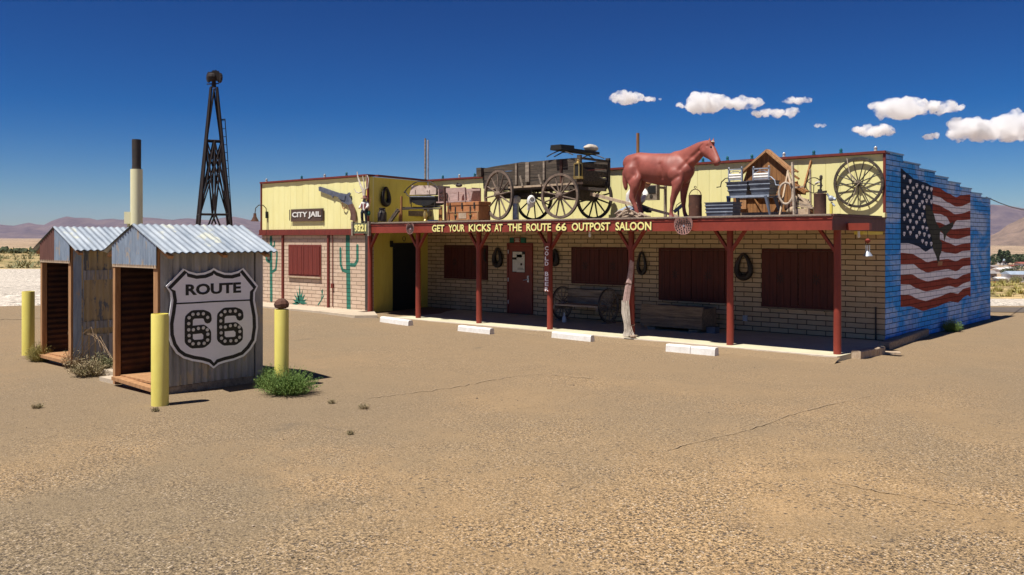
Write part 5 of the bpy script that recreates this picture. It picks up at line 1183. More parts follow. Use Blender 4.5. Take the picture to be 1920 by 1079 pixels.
# trunk with boards above
Yk = 15.45; xa, xb = U(838, 1, Yk).x, U(897.5, 1, Yk).x; zk = U(868, 379, Yk).z
MT['trunk'] = mat('trunk', (.52, .22, .085), (.36, .14, .055), .6, scale=5, c3=(.5, .3, .18), c3lo=.62)
TK = thing('travel_chest', 'orange brown travelling trunk with iron straps beside the wagon wheel', 'chest', ((xa+xb)/2, Yk+.2, ZQ))
mb = MB(); mb.bb((xa, Yk, ZQ+.01), (xb, Yk+.42, ZQ+.36)); mb.build('body', MT['trunk'], TK, bevel=.01)
mb = MB(); mb.bb((xa-.01, Yk-.012, ZQ+.365), (xb+.01, Yk+.43, zk)); mb.build('lid', MT['trunk'], TK, bevel=.01)
for f in (.28, .75):
    mb = MB(); x = xa+(xb-xa)*f; mb.bb((x-.018, Yk-.016, ZQ+.03), (x+.018, Yk-.001, ZQ+.34)); mb.build('strap', MT['iron'], TK)
    mb = MB(); mb.bb((x-.045, Yk-.024, ZQ+.13), (x+.045, Yk-.002, ZQ+.16)); mb.build('buckle', MT['brass'], TK)
for f in (.12, .5, .88):
    mb = MB(); x = xa+(xb-xa)*f; mb.bb((x-.02, Yk-.028, ZQ+.28), (x+.02, Yk-.0005, zk-.02)); mb.build('hasp', MT['iron'], TK)
mb = MB(); mb.bb((xa-.006, Yk-.01, ZQ+.20), (xb+.006, Yk-.0, ZQ+.225)); mb.bb((xa-.006, Yk-.01, ZQ+.01), (xb+.006, Yk-.0, ZQ+.035))
for f in (.0, .96): x = xa+(xb-xa)*f; mb.bb((x-.004, Yk-.014, ZQ+.036), (x+.035, Yk-.002, ZQ+.199))
mb.build('edge_trim', MT['wood_tan'], TK)
mb = MB(); mb.bb((xa+(xb-xa)*.38, Yk-.008, ZQ+.05), (xa+(xb-xa)*.62, Yk-.001, ZQ+.185)); mb.build('label_patch', MT['wood_pale'], TK)
def Q(x, y, Y): return U(740+x/10.28, 320+y/10.28, Y)
MT['pinkwood'] = mat('pinkwood', (.55, .38, .34), (.36, .24, .21), .85, scale=7, st=(.5, 3, 3), fine=.2)
cd = thing('wooden_crate', 'faded pinkish wooden crate with crossed slats stacked on the old trunk', 'crate', ((xa+xb)/2, Yk+.2, zk))
xq0, xq1 = Q(990, 0, Yk).x, Q(1640, 0, Yk).x
for (y0_, y1_, a_, b_) in ((325, 430, 970, 1345), (350, 400, 1390, 1640), (455, 575, 1040, 1200)):
    mb = MB(); A_, B__ = Q(a_, y1_, Yk+.02), Q(b_, y0_, Yk+.02); mb.bb((A_.x, Yk+.03, A_.z), (B__.x, Yk+.055, B__.z)); mb.build('board', MT['pinkwood'], cd)
for (a_, b_, w_) in (((1220, 410), (1225, 590), .035), ((1355, 330), (1372, 590), .06), ((1410, 420), (1460, 585), .03), ((1500, 410), (1465, 585), .03)):
    mb = MB(); mb.bar(Q(*a_, Yk), Q(*b_, Yk), w_, .03, (0, 1, 0)); mb.build('slat', MT['pinkwood'], cd)
mb = MB(); A_, B__ = Q(1000, 590, Yk+.35), Q(1650, 340, Yk+.35); mb.bb((A_.x, Yk+.36, zk), (B__.x, Yk+.38, B__.z)); mb.bb((A_.x, Yk+.06, zk), (A_.x+.02, Yk+.359, B__.z)); mb.bb((B__.x-.02, Yk+.06, zk), (B__.x, Yk+.359, B__.z)); mb.bar((A_.x, Yk, zk+.012), (B__.x+.04, Yk, zk+.018), .03, .03); mb.build('back_board', MT['pinkwood'], cd)
mb = MB(); c = Q(1240, 290, Yk+.2); mb.ball(c, .07, (1.4, 1, .6)); mb.cyl(c+Vector((-.05, 0, 0)), c+Vector((-.05, 0, .07)), .025); mb.solo('iron_pot', MT['iron'], 'small black iron pot on top of the pinkish crate', 'pot')
lean((833.5, 352), (835, 417), 15.35, 15.3, .05, 'rust', 'dark upright plank at the left edge of the old trunk', .04)
# gear ring / spool
sp_ = thing('spoked_spool', 'small dark spoked wheel between the buggy body and the crate', 'wheel', Q(945, 600, 15.6)); c = Q(945, 500, 15.6)
wheel(c, (.3, -1, 0), .125, MT['iron'], 6, sp_, .018, .03, .03, .009, hublen=.1)
# buggy body
Yg = 15.9
BG = thing('buggy_body', 'old open buggy body with curved iron rails propped on supports', 'buggy', Q(540, 1010, Yg))
MT['buggy'] = mat('buggy', (.66, .52, .44), (.46, .35, .29), .8, scale=5, c3=(.2, .13, .11))
a_, b_, c_, d_2 = Q(285, 470, Yg), Q(790, 460, Yg), Q(800, 290, Yg), Q(330, 290, Yg)
mb = MB(); mb.poly([a_, b_, c_, d_2], (0, 1, 0), .5); mb.build('box', MT['buggy'], BG)
mb = MB(); mb.poly([Q(300, 490, Yg+.02), Q(780, 490, Yg+.02), Q(790, 590, Yg+.02), Q(680, 660, Yg+.02), Q(560, 690, Yg+.02), Q(420, 660, Yg+.02), Q(300, 600, Yg+.02)], (0, 1, 0), .45); mb.build('under_tray', MT['black'], BG)
mb = MB(); mb.bar(Q(300, 500, Yg-.01), Q(770, 500, Yg-.01), .018, .02); mb.build('chrome_rail', MT['chrome'], BG)
for e in (0, .5):
    mb = MB(); mb.tube([Q(x, y, Yg-.03+e) for x, y in ((185, 420), (250, 340), (370, 245), (450, 215), (680, 215), (770, 265), (860, 370), (800, 470))], .014, 6); mb.tube([Q(x, y, Yg-.03+e) for x, y in ((200, 400), (240, 470), (290, 510), (300, 640))], .014, 6); mb.build('rail', MT['iron'], BG)
mb = MB(); mb.ball(Q(195, 415, Yg-.04), .03); mb.build('knob', MT['iron'], BG)
for px in (400, 675): mb = MB(); A_ = Q(px, 455, Yg-.003); B__ = Q(px, 375, Yg-.003); mb.bar(A_, B__, .02, .01, (0, 1, 0)); mb.build('strap', MT['rust'], BG)
mb = MB(); mb.tube([Q(150, 720, Yg+.1), Q(480, 715, Yg+.1), Q(900, 700, Yg+.1)], .022, 7); mb.tube([Q(150, 750, Yg), Q(480, 735, Yg), Q(900, 740, Yg)], .018, 7); mb.tube([Q(560, 680, Yg+.2), Q(590, 760, Yg+.2)], .04); mb.build('axle', MT['iron'], BG)
for px in (320, 770): mb = MB(); mb.tube([Q(px, 600, Yg), Q(px, 720, Yg)], .012, 6); mb.build('strut', MT['iron'], BG)
for px, Yq in ((130, Yg), (900, Yg+.1)): mb = MB(); mb.bar(Q(px, 500 if px < 500 else 690, Yq), Vector((Q(px, 500, Yq).x, Yq, ZQ)), .035, .05, (0, 1, 0)); mb.bar(Q(px-30, 740, Yq), Vector((Q(px-35, 740, Yq).x, Yq, ZQ)), .035, .04, (0, 1, 0)); mb.build('prop', MT['wood_brown'], BG)
mb = MB(); c = Q(590, 950, 15.8); c.z = ZQ; mb.lathe(c, [(.06, 0), (.055, .03), (.03, .06), (.05, .12), (.055, .2), (.03, .27), (.045, .3)], 12); mb.solo('brass_jug', MT['brass'], 'tarnished brass jug standing under the buggy body', 'jug', smooth=True)
mb = MB(); mb.bar(Q(20, 740, 16.2)+Vector((.5, 0, 0)), Q(0, 0, 16.2)+Vector((-.1, 0, -5)), .03, .03); 
for k, lab in ((0, 'upper one of two dark planks leaning left of the buggy'), (1, 'lower one of two dark planks leaning left of the buggy')):
    lean((746+k*2, 392+k*3), (729+k*3, 417), 15.8, 15.7, .06, 'wood_wagon', lab, .04, 'leaning_plank', 'planks by the buggy')
mb = MB(); a_, b_ = U(806, 415, 16.6), U(829, 411, 16.6); mb.bb((a_.x, 16.4, ZQ), (b_.x, 16.9, ZQ+.06)); mb.solo('white_slab', MT['white'], 'flat white slab lying under the right side of the buggy', 'slab', bevel=.01)
# framed clock by the dummy
a_, b_ = U(1213, 376, 16.9), U(1234, 347, 16.9); fr_ = thing('lantern_case', 'square glass fronted case with a dark scene hanging behind the horse belly', 'case', (a_.x, 16.9, a_.z))
mb = MB(); mb.bb((a_.x, 16.85, a_.z), (b_.x, 16.97, b_.z)); mb.build('case', MT['wood_grey'], fr_)
mb = MB(); mb.bb((a_.x+.03, 16.84, a_.z+.15), (b_.x-.03, 16.849, b_.z-.02)); mb.build('window', MT['black'], fr_); mb = MB(); mb.disc(((a_.x+b_.x)/2, 16.849, a_.z+.08), NY, .045, .006); mb.disc(((a_.x+b_.x)/2, 16.843, a_.z+.08), NY, .02, .004); mb.build('dial', MT['iron'], fr_)
mb = MB(); mb.bar((b_.x-.06, 17.3, b_.z), (b_.x-.06, 17.3, ZQ), .05, .05, (0, 1, 0)); mb.bar((b_.x-.06, 16.97, b_.z-.05), (b_.x-.06, 17.3, b_.z-.05), .05, .04); mb.build('support_post', MT['wood_grey'], fr_)
# ------------------------------------------------------------ statues
def chain(mb, pts, n=12, sub=6):
    """tapering limb: pts = (Vector, r) or (Vector, r, (sx, sy, sz)); balls close together along the way"""
    for a, b in zip(pts, pts[1:]):
        pa, ra = a[0], a[1]; pb, rb = b[0], b[1]; sa = a[2] if len(a) > 2 else (1, 1, 1); sb = b[2] if len(b) > 2 else (1, 1, 1)
        L_ = (pb-pa).length; k_ = max(2, int(L_/(min(ra, rb)*.18)))
        for i in range(k_+1):
            t = i/k_; mb.ball(pa.lerp(pb, t), ra+(rb-ra)*t, tuple(sa[j]+(sb[j]-sa[j])*t for j in range(3)), max(n, 14)+6, 16)
def hp(x, y, r, Y, sc=(1, 1, 1)):
    p = U(1140+x/5.396, 240+y/5.396, Y); return (p, 1.09*r/5.396*mpp(p), sc)
Yc, Yn, Yfar = 15.85, 15.66, 16.02
hb = MB()
W = (1.05, .78, 1)
chain(hb, [hp(238, 360, 82, Yc, (1, 1.0, 1)), hp(325, 362, 104, Yc, (1, .95, 1)), hp(430, 408, 138, Yc, (1, .80, 1)), hp(540, 421, 149, Yc, (1, .80, 1)), hp(640, 426, 154, Yc, (1, .74, 1)), hp(715, 424, 152, Yc, (1, .66, 1)), hp(772, 425, 100, Yc, (1, .95, 1))], 16)
chain(hb, [hp(690, 330, 88, Yc, (1, .5, 1)), hp(760, 345, 112, Yc, (1, .55, 1)), hp(850, 282, 92, Yc-.02, (1, .55, 1)), hp(930, 220, 72, Yc-.04, (1, .6, 1)), hp(1000, 182, 54, Yc-.06, (1, .65, 1))], 14)
chain(hb, [hp(1020, 188, 56, Yc-.07, (1, .75, 1)), hp(1014, 236, 68, Yc-.08, (1, .62, 1)), hp(1052, 268, 56, Yc-.10, (1, .66, 1)), hp(1084, 320, 40, Yc-.14, (1, .8, 1)), hp(1104, 350, 35, Yc-.16, (1, .95, 1))], 12)
chain(hb, [hp(1062, 215, 28, Yc-.10), hp(1120, 330, 20, Yc-.16)]); hb.ball(hp(1085, 372, 15, Yc-.15)[0], hp(1085, 372, 18, Yc)[1])
for Yl, pts in ((Yn, [(690, 470, 78), (700, 560, 50), (692, 610, 40), (670, 680, 29), (657, 722, 27), (648, 785, 18), (638, 850, 17), (640, 885, 21), (648, 908, 22)]),
                (Yfar, [(770, 480, 70), (775, 570, 44), (768, 640, 33), (762, 720, 26), (765, 790, 17), (772, 850, 17), (786, 890, 20), (793, 905, 21)])):
    chain(hb, [hp(q[0], q[1], q[2]*1.12, Yl+(.06 if i == 0 and Yl < Yc else (-.06 if i == 0 else 0)), (1, .72, 1) if i < 2 else (1, .9, 1)) for i, q in enumerate(pts)], 10)
for Yl, pts in ((Yn, [(245, 450, 84), (268, 530, 66), (275, 590, 45), (256, 650, 33), (246, 708, 31), (262, 765, 20), (285, 820, 19), (294, 870, 21), (300, 895, 23)]),
                (Yfar, [(265, 450, 80), (320, 540, 62), (330, 590, 44), (310, 650, 31), (300, 708, 29), (315, 765, 20), (330, 820, 18), (338, 870, 21), (342, 895, 23)])):
    chain(hb, [hp(q[0], q[1], q[2]*1.12, Yl+(.05 if i == 0 and Yl < Yc else (-.05 if i == 0 else 0)), (1, .62, 1) if i < 2 else (1, .85, 1)) for i, q in enumerate(pts)], 10)
# muscles
for x, y, r, Yl, sc in ((690, 440, 80, Yn+.04, (1, .5, 1.2)), (640, 400, 60, Yn+.06, (.7, .5, 1.5)), (255, 430, 85, Yn+.05, (1, .55, 1.25)), (820, 330, 45, Yn+.1, (1.6, .6, 1))):
    p_, r_, _ = hp(x, y, r, Yl); hb.ball(p_, r_, sc, 12, 8)
for sgn, x in ((-1, 1022), (1, 1062)):
    a_ = hp(x, 160, 20, Yc-.07+sgn*.045); b_ = hp(x+8, 96, 4, Yc-.06+sgn*.05); chain(hb, [a_, (b_[0], .012, (1, .7, 1))], 8)
hb = remesh(hb, .012, 30)
def dent(x, y, r, dep, mode='d'):
    c_, _, _ = hp(x, y, r, Yc); rr = r/5.396*mpp(c_)
    for v in hb.v:
        dx, dz = v.x-c_.x, v.z-c_.z; q = (dx*dx+dz*dz)/(rr*rr)
        if q < 6: v.y += (1 if v.y < Yc else -1)*dep*math.exp(-q)
def groove(P, r, dep):
    Q_ = [hp(x, y, r, Yc)[0] for x, y in P]; rr = r/5.396*mpp(Q_[0])
    for v in hb.v:
        best = 9e9
        for a, b in zip(Q_, Q_[1:]):
            ax_, az_, bx, bz = a.x, a.z, b.x, b.z; L2 = (bx-ax_)**2+(bz-az_)**2
            t_ = max(0, min(1, ((v.x-ax_)*(bx-ax_)+(v.z-az_)*(bz-az_))/L2)); best = min(best, (v.x-ax_-t_*(bx-ax_))**2+(v.z-az_-t_*(bz-az_))**2)
        q = best/(rr*rr)
        if q < 6: v.y += (1 if v.y < Yc else -1)*dep*math.exp(-q)
groove([(330, 340), (350, 400), (335, 470)], 34, .035)
groove([(590, 380), (605, 440), (600, 510)], 22, .022)
groove([(780, 430), (830, 350), (890, 290), (950, 235)], 20, .018)
groove([(952, 240), (958, 205), (985, 175)], 11, .012)
groove([(640, 560), (720, 540), (770, 500)], 20, .018)
groove([(285, 540), (330, 500)], 24, .02)
for d_ in ((1042, 190, 12, .012), (1118, 352, 9, .008), (690, 450, 60, -.025), (640, 380, 50, -.012), (270, 420, 60, -.02), (990, 245, 30, -.012)): dent(*d_)
zmin = ZD+.035
for v in hb.v:
    if v.z < zmin: v.z = zmin
hpos = Vector((hp(480, 900, 1, Yc)[0].x, Yc, zmin))
HR = thing('horse_statue', 'life size glossy reddish brown horse statue standing on the porch roof', 'statue', hpos)
body = hb.build('body', MT['horse'], HR, True)
mb = MB(); chain(mb, [hp(182, 400, 16, Yc), hp(172, 460, 26, Yc), hp(172, 540, 25, Yc), hp(180, 600, 20, Yc), hp(182, 625, 10, Yc)], 8); remesh(mb, .012, 3).build('tail', MT['horse'], HR, True)
for x, y, Yl in ((640, 915, Yn), (792, 912, Yfar), (300, 905, Yn), (342, 905, Yfar)):
    p_ = hp(x, y, 1, Yl)[0]; mb = MB(); mb.lathe((p_.x, p_.y, ZQ-.035), [(.062, 0), (.06, .02), (.045, .075), (.02, .08)], 14); mb.build('hoof', MT['rust_pink'], HR, True)
p_ = hp(1042, 192, 1, Yc-.155)[0]; mb = MB(); mb.ball(p_, .02, (1.3, .5, .8)); mb.build('eye', MT['black'], HR, True)
p_ = hp(1122, 352, 1, Yc-.215)[0]; mb = MB(); mb.ball(p_, .014, (1, .5, 1)); mb.build('nostril', MT['black'], HR)
p_ = hp(1060, 140, 1, Yc-.1)[0]; mb = MB(); mb.ball(p_, .03, (1.3, 1, .5)); mb.build('forelock', MT['bone'], HR, True)

def person(label, name, base, h, face, pose, cols, extra=None):
    """figure grown from tapering chains; pose gives joints in body heights (x sideways along face-right, y forward, z up)"""
    T = thing(name, label, 'statue', base)
    f = Vector((math.cos(face), math.sin(face), 0)); s_ = Vector((f.y, -f.x, 0)); base = Vector(base)
    def W_(q): return base+(s_*q[0]+f*q[1]+Vector((0, 0, q[2])))*h
    def C_(mb, pts):
        chain(mb, [(W_(q[:3]), q[3]*h) for q in pts], 9)
    for part, chains, m in pose:
        mb = MB(); [C_(mb, c) for c in chains]
        remesh(mb, h*.011, 1).build(part, MT[m], T, True)
    return T, W_
MT['denim'] = mat('denim', (.20, .26, .34), (.32, .37, .44), .9, scale=12, fine=.2); MT['shirt_red'] = mat('shirt_red', (.28, .04, .05), None, .7)
MT['beard'] = mat('beard', (.12, .12, .13), (.3, .3, .3), .8, scale=30); MT['dummy_skin'] = mat('dummy_skin', (.42, .22, .17), None, .6)
# prospector figurine over the house number
b = U(684, 419, YF+.05); b.z = U(684, 417.8, YF).z
MT['figure_dark'] = mat('figure_dark', (.02, .025, .03), None, .5)
pose = [('body', [[(0, .01, .86, .055), (0, .015, .90, .058), (0, .01, .93, .05)], [(0, 0, .86, .035), (0, 0, .78, .05)], [(-.1, 0, .74, .04), (-.16, .03, .62, .035), (-.12, .12, .54, .03), (-.1, .14, .53, .028)], [(.1, 0, .74, .04), (.17, .02, .62, .035), (.2, .08, .55, .03)], [(0, 0, .74, .08), (0, 0, .5, .08)]], 'dummy_skin'),
        ('shirt', [[(-.09, 0, .75, .055), (.09, 0, .75, .055)], [(0, 0, .73, .10), (0, 0, .6, .095), (0, 0, .5, .10)], [(-.1, 0, .75, .05), (-.165, .03, .63, .045), (-.13, .09, .57, .04)], [(.1, 0, .75, .05), (.17, .02, .63, .045), (.19, .06, .57, .04)]], 'white'),
        ('trousers', [[(-.04, 0, .5, .085), (-.06, .01, .3, .06), (-.07, 0, .06, .05)], [(.04, 0, .5, .085), (.08, .07, .38, .06), (.09, .05, .2, .055), (.09, .02, .06, .05)]], 'figure_dark')]
ps, W_ = person('small painted prospector figurine with hat and beard on the house number board', 'prospector_figurine', b, .68, R(-70), pose, None)
mb = MB(); mb.lathe(W_((0, 0, .92)), [(.15*.68, 0), (.15*.68, .012), (.085*.68, .02), (.075*.68, .075), (.02, .08)], 14); mb.build('hat', MT['rust_pink'], ps, True)
mb = MB(); mb.ball(W_((0, .05, .83)), .045, (1, .8, 1.3)); mb.build('beard', MT['beard'], ps, True)
for s_ in (-1, 1): mb = MB(); mb.bar(W_((s_*.065, .09, .72)), W_((s_*.06, .1, .52)), .045, .02); mb.build('vest_panel', MT['shirt_red'], ps)
mb = MB(); mb.ball(W_((-.17, 0, .36)), .06, (.8, .8, 1.2)); mb.build('bag', MT['mural_green'], ps, True)
for s_ in (-1, 1): mb = MB(); mb.ball(W_((s_*.075, .03, .03)), .05, (.8, 1.2, .6)); mb.build('boot', MT['black'], ps, True)
mb = MB(); mb.tube([W_((-.2, .05, .45)), W_((-.3, .05, .95))], .01, 5); mb.build('pick_handle', MT['wood_tan'], ps)
# dead branches behind it
mb = MB()
def Bq(x, y, Y=15.15): return U(655+x/8.3, 320+y/8.3, Y)
for pts, r0, r1 in (([(232, 400), (215, 310), (180, 240), (150, 150), (130, 90), (122, 20)], .04, .012), ([(240, 390), (250, 300), (290, 265), (300, 130), (280, 75)], .026, .01), ([(238, 300), (225, 180), (208, 85)], .018, .01),
                    ([(200, 330), (150, 352), (100, 335), (78, 285)], .018, .01), ([(262, 300), (265, 190), (262, 70)], .014, .008), ([(150, 150), (135, 120), (128, 60)], .012, .006)):
    n_ = len(pts); mb.tube([Bq(*q) for q in pts], [r0+(r1-r0)*i/(n_-1) for i in range(n_)], 7)
mb.solo('dead_branches', MT['bone'], 'bleached bare branches rising behind the prospector figurine', 'branch', smooth=True)
# slumped cowboy dummy behind the hind legs
b = U(1192, 412, 16.5); b.z = ZQ; k_ = mpp(b)
def dm_(px, py, Y=16.5): return U(px, py, Y)
dmy = thing('cowboy_dummy', 'slumped dummy in white shirt and pale jeans sitting behind the hind legs of the horse', 'mannequin', b)
def DC(nm, chs, m, vx=.012):
    mb = MB(); [chain(mb, c, 9) for c in chs]; remesh(mb, vx, 2).build(nm, MT[m], dmy, True)
D = dm_
DC('body', [[(D(1190, 385), .10), (D(1196, 368), .12), (D(1203, 354), .10)], [(D(1205, 352), .05), (D(1212, 346), .075), (D(1214, 344), .075)], [(D(1200, 380), .07), (D(1175, 396, 16.2), .06), (D(1160, 404, 16.1), .05)], [(D(1206, 356), .05), (D(1212, 368, 16.4), .04), (D(1203, 380, 16.3), .035)], [(D(1190, 356), .05), (D(1181, 368), .04), (D(1180, 381), .035)]], 'dummy_skin')
DC('shirt', [[(D(1190, 382), .125), (D(1196, 368), .145), (D(1203, 355), .125)], [(D(1190, 354), .07), (D(1206, 352), .07)], [(D(1207, 354), .07), (D(1211, 366, 16.4), .06), (D(1205, 376, 16.3), .055)], [(D(1189, 354), .075), (D(1180, 366), .075), (D(1178, 379), .06)]], 'white')
DC('trousers', [[(D(1192, 388), .125), (D(1198, 394), .12)], [(D(1196, 392, 16.4), .10), (D(1176, 394, 16.1), .085), (D(1162, 400, 15.9), .07)], [(D(1200, 394, 16.5), .10), (D(1186, 400, 16.1), .085), (D(1174, 407, 15.8), .07)]], 'denim')
mb = MB(); hc = D(1214, 341); mb.lathe(hc, [(.13, 0), (.13, .012), (.085, .02), (.075, .09), (.03, .1)], 14, (.4, -.3, 1)); mb.build('hat', MT['wood_brown'], dmy, True)
mb = MB(); mb.bar(D(1200, 388, 16.2), D(1218, 395, 16.1), .10, .12); mb.build('gun_case', MT['black'], dmy)

# ------------------------------------------------------------ under the porch
xl, xr = U(1058, 448, 17.5).x, U(1145, 448, 17.5).x
bn = thing('wagon_wheel_bench', 'grey plank bench with wagon wheels as its two ends', 'bench', ((xl+xr)/2, 17.5, ZS))
for x in (xl, xr): wheel((x, 17.42, ZS+.42), (1, 0, 0), .41, MT['wood_grey'], 12, bn, .05, .05, .075, .018, hublen=.16)
mb = MB(); mb.bb((xl+.03, 17.05, ZS+.38), (xr-.03, 17.22, ZS+.42)); mb.bb((xl+.03, 17.235, ZS+.385), (xr-.03, 17.5, ZS+.42)); mb.build('seat', MT['wood_pale'], bn)
mb = MB(); mb.bar((xl+.03, 17.6, ZS+.5), (xr-.03, 17.6, ZS+.5), .17, .03, (0, -.2, 1)); mb.bar((xl+.03, 17.64, ZS+.68), (xr-.03, 17.64, ZS+.68), .17, .03, (0, -.2, 1)); mb.build('backrest', MT['wood_grey'], bn)
mb = MB()
for x in (xl+.03, xr-.08): mb.bb((x, 17.0, ZS+.3), (x+.06, 17.7, ZS+.379))
mb.build('support', MT['wood_grey'], bn)
for x in (xl, xr): mb = MB(); mb.bb((x-.06, 17.2, ZS), (x+.06, 17.64, ZS+.03)); mb.build('wheel_block', MT['wood_grey'], bn)
c = U(1058, 597, 16.95); mb = MB(); mb.lathe((c.x, 16.95, ZS), [(.05, 0), (.055, .02), (.05, .1), (.02, .16), (.018, .22), (.024, .23)], 12); mb.solo('white_jug', MT['white'], 'white jug on the slab beside the left wheel of the bench', 'jug', smooth=True)
# trough
xa, xb = -11.05, -9.5; tr_ = thing('wooden_trough', 'long rough trough of two thick dark planks against the block wall', 'trough', ((xa+xb)/2, 17.1, ZS))
for i, (z0, z1) in enumerate(((.08, .30), (.305, .55))):
    mb = MB(); N_ = 12
    up_ = [Vector((xa+(xb-xa)*k/N_+(.02*i), 16.85, ZS+z1+.018*noise.noise(Vector((k*.7, i*5, 0))))) for k in range(N_+1)]; lo_ = [Vector((xa+(xb-xa)*k/N_+(.02*i)-(.03 if k == N_ and i else 0), 16.85, ZS+z0+.012*noise.noise(Vector((k*.8, i*5+3, 0))))) for k in range(N_+1)]
    mb.poly(up_+list(reversed(lo_)), (0, 1, 0), .07); mb.build('plank', MT['wood_h'], tr_)
mb = MB(); mb.bb((xb-.08, 16.925, ZS+.06), (xb-.02, 17.5, ZS+.5)); mb.build('end_board', MT['wood_h'], tr_)
mb = MB(); mb.bb((xa+.04, 16.925, ZS+.06), (xa+.1, 17.5, ZS+.5)); mb.bb((xa+.05, 17.5, ZS+.05), (xb-.05, 17.56, ZS+.52)); mb.bb((xa+.1, 16.93, ZS+.38), (xb-.1, 17.49, ZS+.42)); mb.build('back_board', MT['wood_h'], tr_)
for x in (xa+.15, xb-.35): mb = MB(); mb.bb((x, 16.9, ZS), (x+.2, 17.5, ZS+.058)); mb.build('foot_block', MT['wood_grey'], tr_)
mb = MB(); mb.bb((xb+.02, 17.0, ZS), (xb+.22, 17.2, ZS+.13)); mb.solo('cinder_block', MT['galv'], 'grey cinder block on the slab at the right end of the trough', 'block')
# dried cactus wood tied to the post
def Cx(x, y, Y=15.2): return U(1000+x/3.854, 400+y/3.854, Y)
cw = thing('cactus_wood_bundle', 'dried cactus rib wood tied upright to a porch post, flaring at its foot', 'dead wood', Vector((Cx(695, 880).x, 15.2, .1)))
mb = MB(); rnd = random.Random(3)
for k in range(13):
    f = k/12; o_ = (f-.5)
    P_ = [Cx(712+o_*26, 335+abs(o_)*40+rnd.uniform(-10, 10)), Cx(702+o_*30, 440), Cx(682+o_*38, 560), Cx(668+o_*40, 650), Cx(672+o_*36, 700)]
    P_ = [p_+Vector((0, -.03*math.cos(o_*3)+rnd.uniform(-.006, .006), 0)) for p_ in P_]
    mb.tube(P_, [.007, .011, .014, .014, .010], 6)
mb.build('upper_ribs', MT['pinkwood'], cw, True)
for k in range(10):
    f = k/9; o_ = f-.5; mb = MB()
    P_ = [Cx(668+o_*44, 640+rnd.uniform(-12, 15)), Cx(672+o_*56, 720), Cx(684+o_*46, 800), Cx(690+o_*56, 850), Cx(694+o_*82, 885+rnd.uniform(-8, 12))]
    P_ = [p_+Vector((0, -.05*math.cos(o_*3)-.02+rnd.uniform(-.012, .012), 0)) for p_ in P_]
    mb.tube(P_, [.009, .012, .007, .010, .014], 6); mb.build('root_rib', MT['bone'], cw, True)
for y, w_ in ((508, 66), (808, 76)):
    mb = MB(); c = Cx(690 if y < 600 else 694, y, 15.22); mb.tube([c+Vector((math.cos(t)*w_/3.854*mpp(c)/2, math.sin(t)*.085+.02, .01*math.sin(3*t))) for t in [2*math.pi*i/20 for i in range(20)]], .009, 6, closed=True); mb.build('tie_rope', MT['rust'], cw)
mb = MB(); c = Cx(712, 900, 15.12); mb.bb((c.x-.12, 15.02, -.03), (c.x+.1, 15.2, .09)); mb.build('foot_block', MT['iron'], cw)
mb = MB(); c = Cx(725, 880, 15.1); mb.ball((c.x, 15.08, .13), .07, (1.2, .8, .6)); mb.jitter(.02, 8); mb.build('burl', MT['driftwood'], cw, True)
# wind chime
c = U(1627, 434, 16.4); wc = thing('wind_chime', 'small red and blue wind chime hanging under the right end of the porch roof', 'wind chime', c)
mb = MB(); mb.tube([c+Vector((0, 0, .07)), c-Vector((0, 0, .45))], .005, 4); mb.build('cord', MT['black'], wc)
mb = MB(); mb.lathe(c-Vector((0, 0, .22)), [(.01, 0), (.045, .03), (.05, .06), (.01, .09)], 10); mb.build('red_bell', MT['red'], wc, True)
mb = MB(); mb.lathe(c-Vector((0, 0, .45)), [(.085, 0), (.07, .03), (.04, .07), (.01, .1)], 12); mb.build('lower_bell', MT['galv_light'], wc, True)
mb = MB()
for k in range(5): a_ = k*1.257; mb.cyl(c+Vector((math.cos(a_)*.035, math.sin(a_)*.035, -.25)), c+Vector((math.cos(a_)*.035, math.sin(a_)*.035, -.36)), .006, n=5)
mb.build('chime_tubes', MT['chrome'], wc)
for px, lab in ((1106, 'white lamp bulb under the porch beam above the third window'), (1610, 'white lamp bulb under the right beam end')):
    c = U(px, 437, YF+.15 if px < 1200 else 16.3); mb = MB(); mb.lathe(c-Vector((0, 0, .09)), [(.015, 0), (.03, .03), (.02, .07), (.02, .12)], 10); mb.solo('light_bulb', MT['white'], lab, 'lamp', smooth=True)

# ------------------------------------------------------------ parking stops and timbers
def stop(a, b, label, h=.125, d=.15, broken=False):
    A_, B__ = G(*a), G(*b); dr = (B__-A_); dr.z = 0; L_ = dr.length; dr.normalize(); nn = Vector((-dr.y, dr.x, 0))
    if nn.y < 0: nn = -nn
    T = MB(); spans = [(0, L_)] if not broken else [(0, L_*.505), (L_*.515, L_)]
    for u0, u1 in spans:
        n = 10; sec = [(0, -.02), (.012, h*.8), (.03, h), (d-.03, h), (d-.012, h*.8), (d, -.02)]
        V_ = []
        for i in range(n+1):
            u = u0+(u1-u0)*i/n
            for y, z in sec:
                q = A_+dr*u+nn*y; q.z = A_.z+(B__.z-A_.z)*u/L_+z+.006*noise.noise(Vector((u*5, y*30, A_.x)))*(z > 0); q += nn*.004*noise.noise(Vector((u*7, z*20, 3)))
                V_.append(q)
        Fs = [(i*6+k, i*6+k+1, (i+1)*6+k+1, (i+1)*6+k) for i in range(n) for k in range(5)]+[tuple(range(6)), tuple(n*6+k for k in reversed(range(6)))]
        T.add(V_, Fs)
    return T.solo('parking_stop', MT['white_kerb'], label, 'parking stop', 'white parking stops along the porch')
stop((712, 604), (765, 611.5), 'white parking stop farthest left, before the dark side door')
stop((858, 621), (918, 627.5), 'white parking stop before the leftmost shuttered porch window')
stop((1034, 633.5), (1107, 641.5), 'clean white parking stop before the wagon wheel bench')
stop((1248, 659.5), (1340, 668), 'cracked and chipped white parking stop nearest the camera', .14, .16, True)
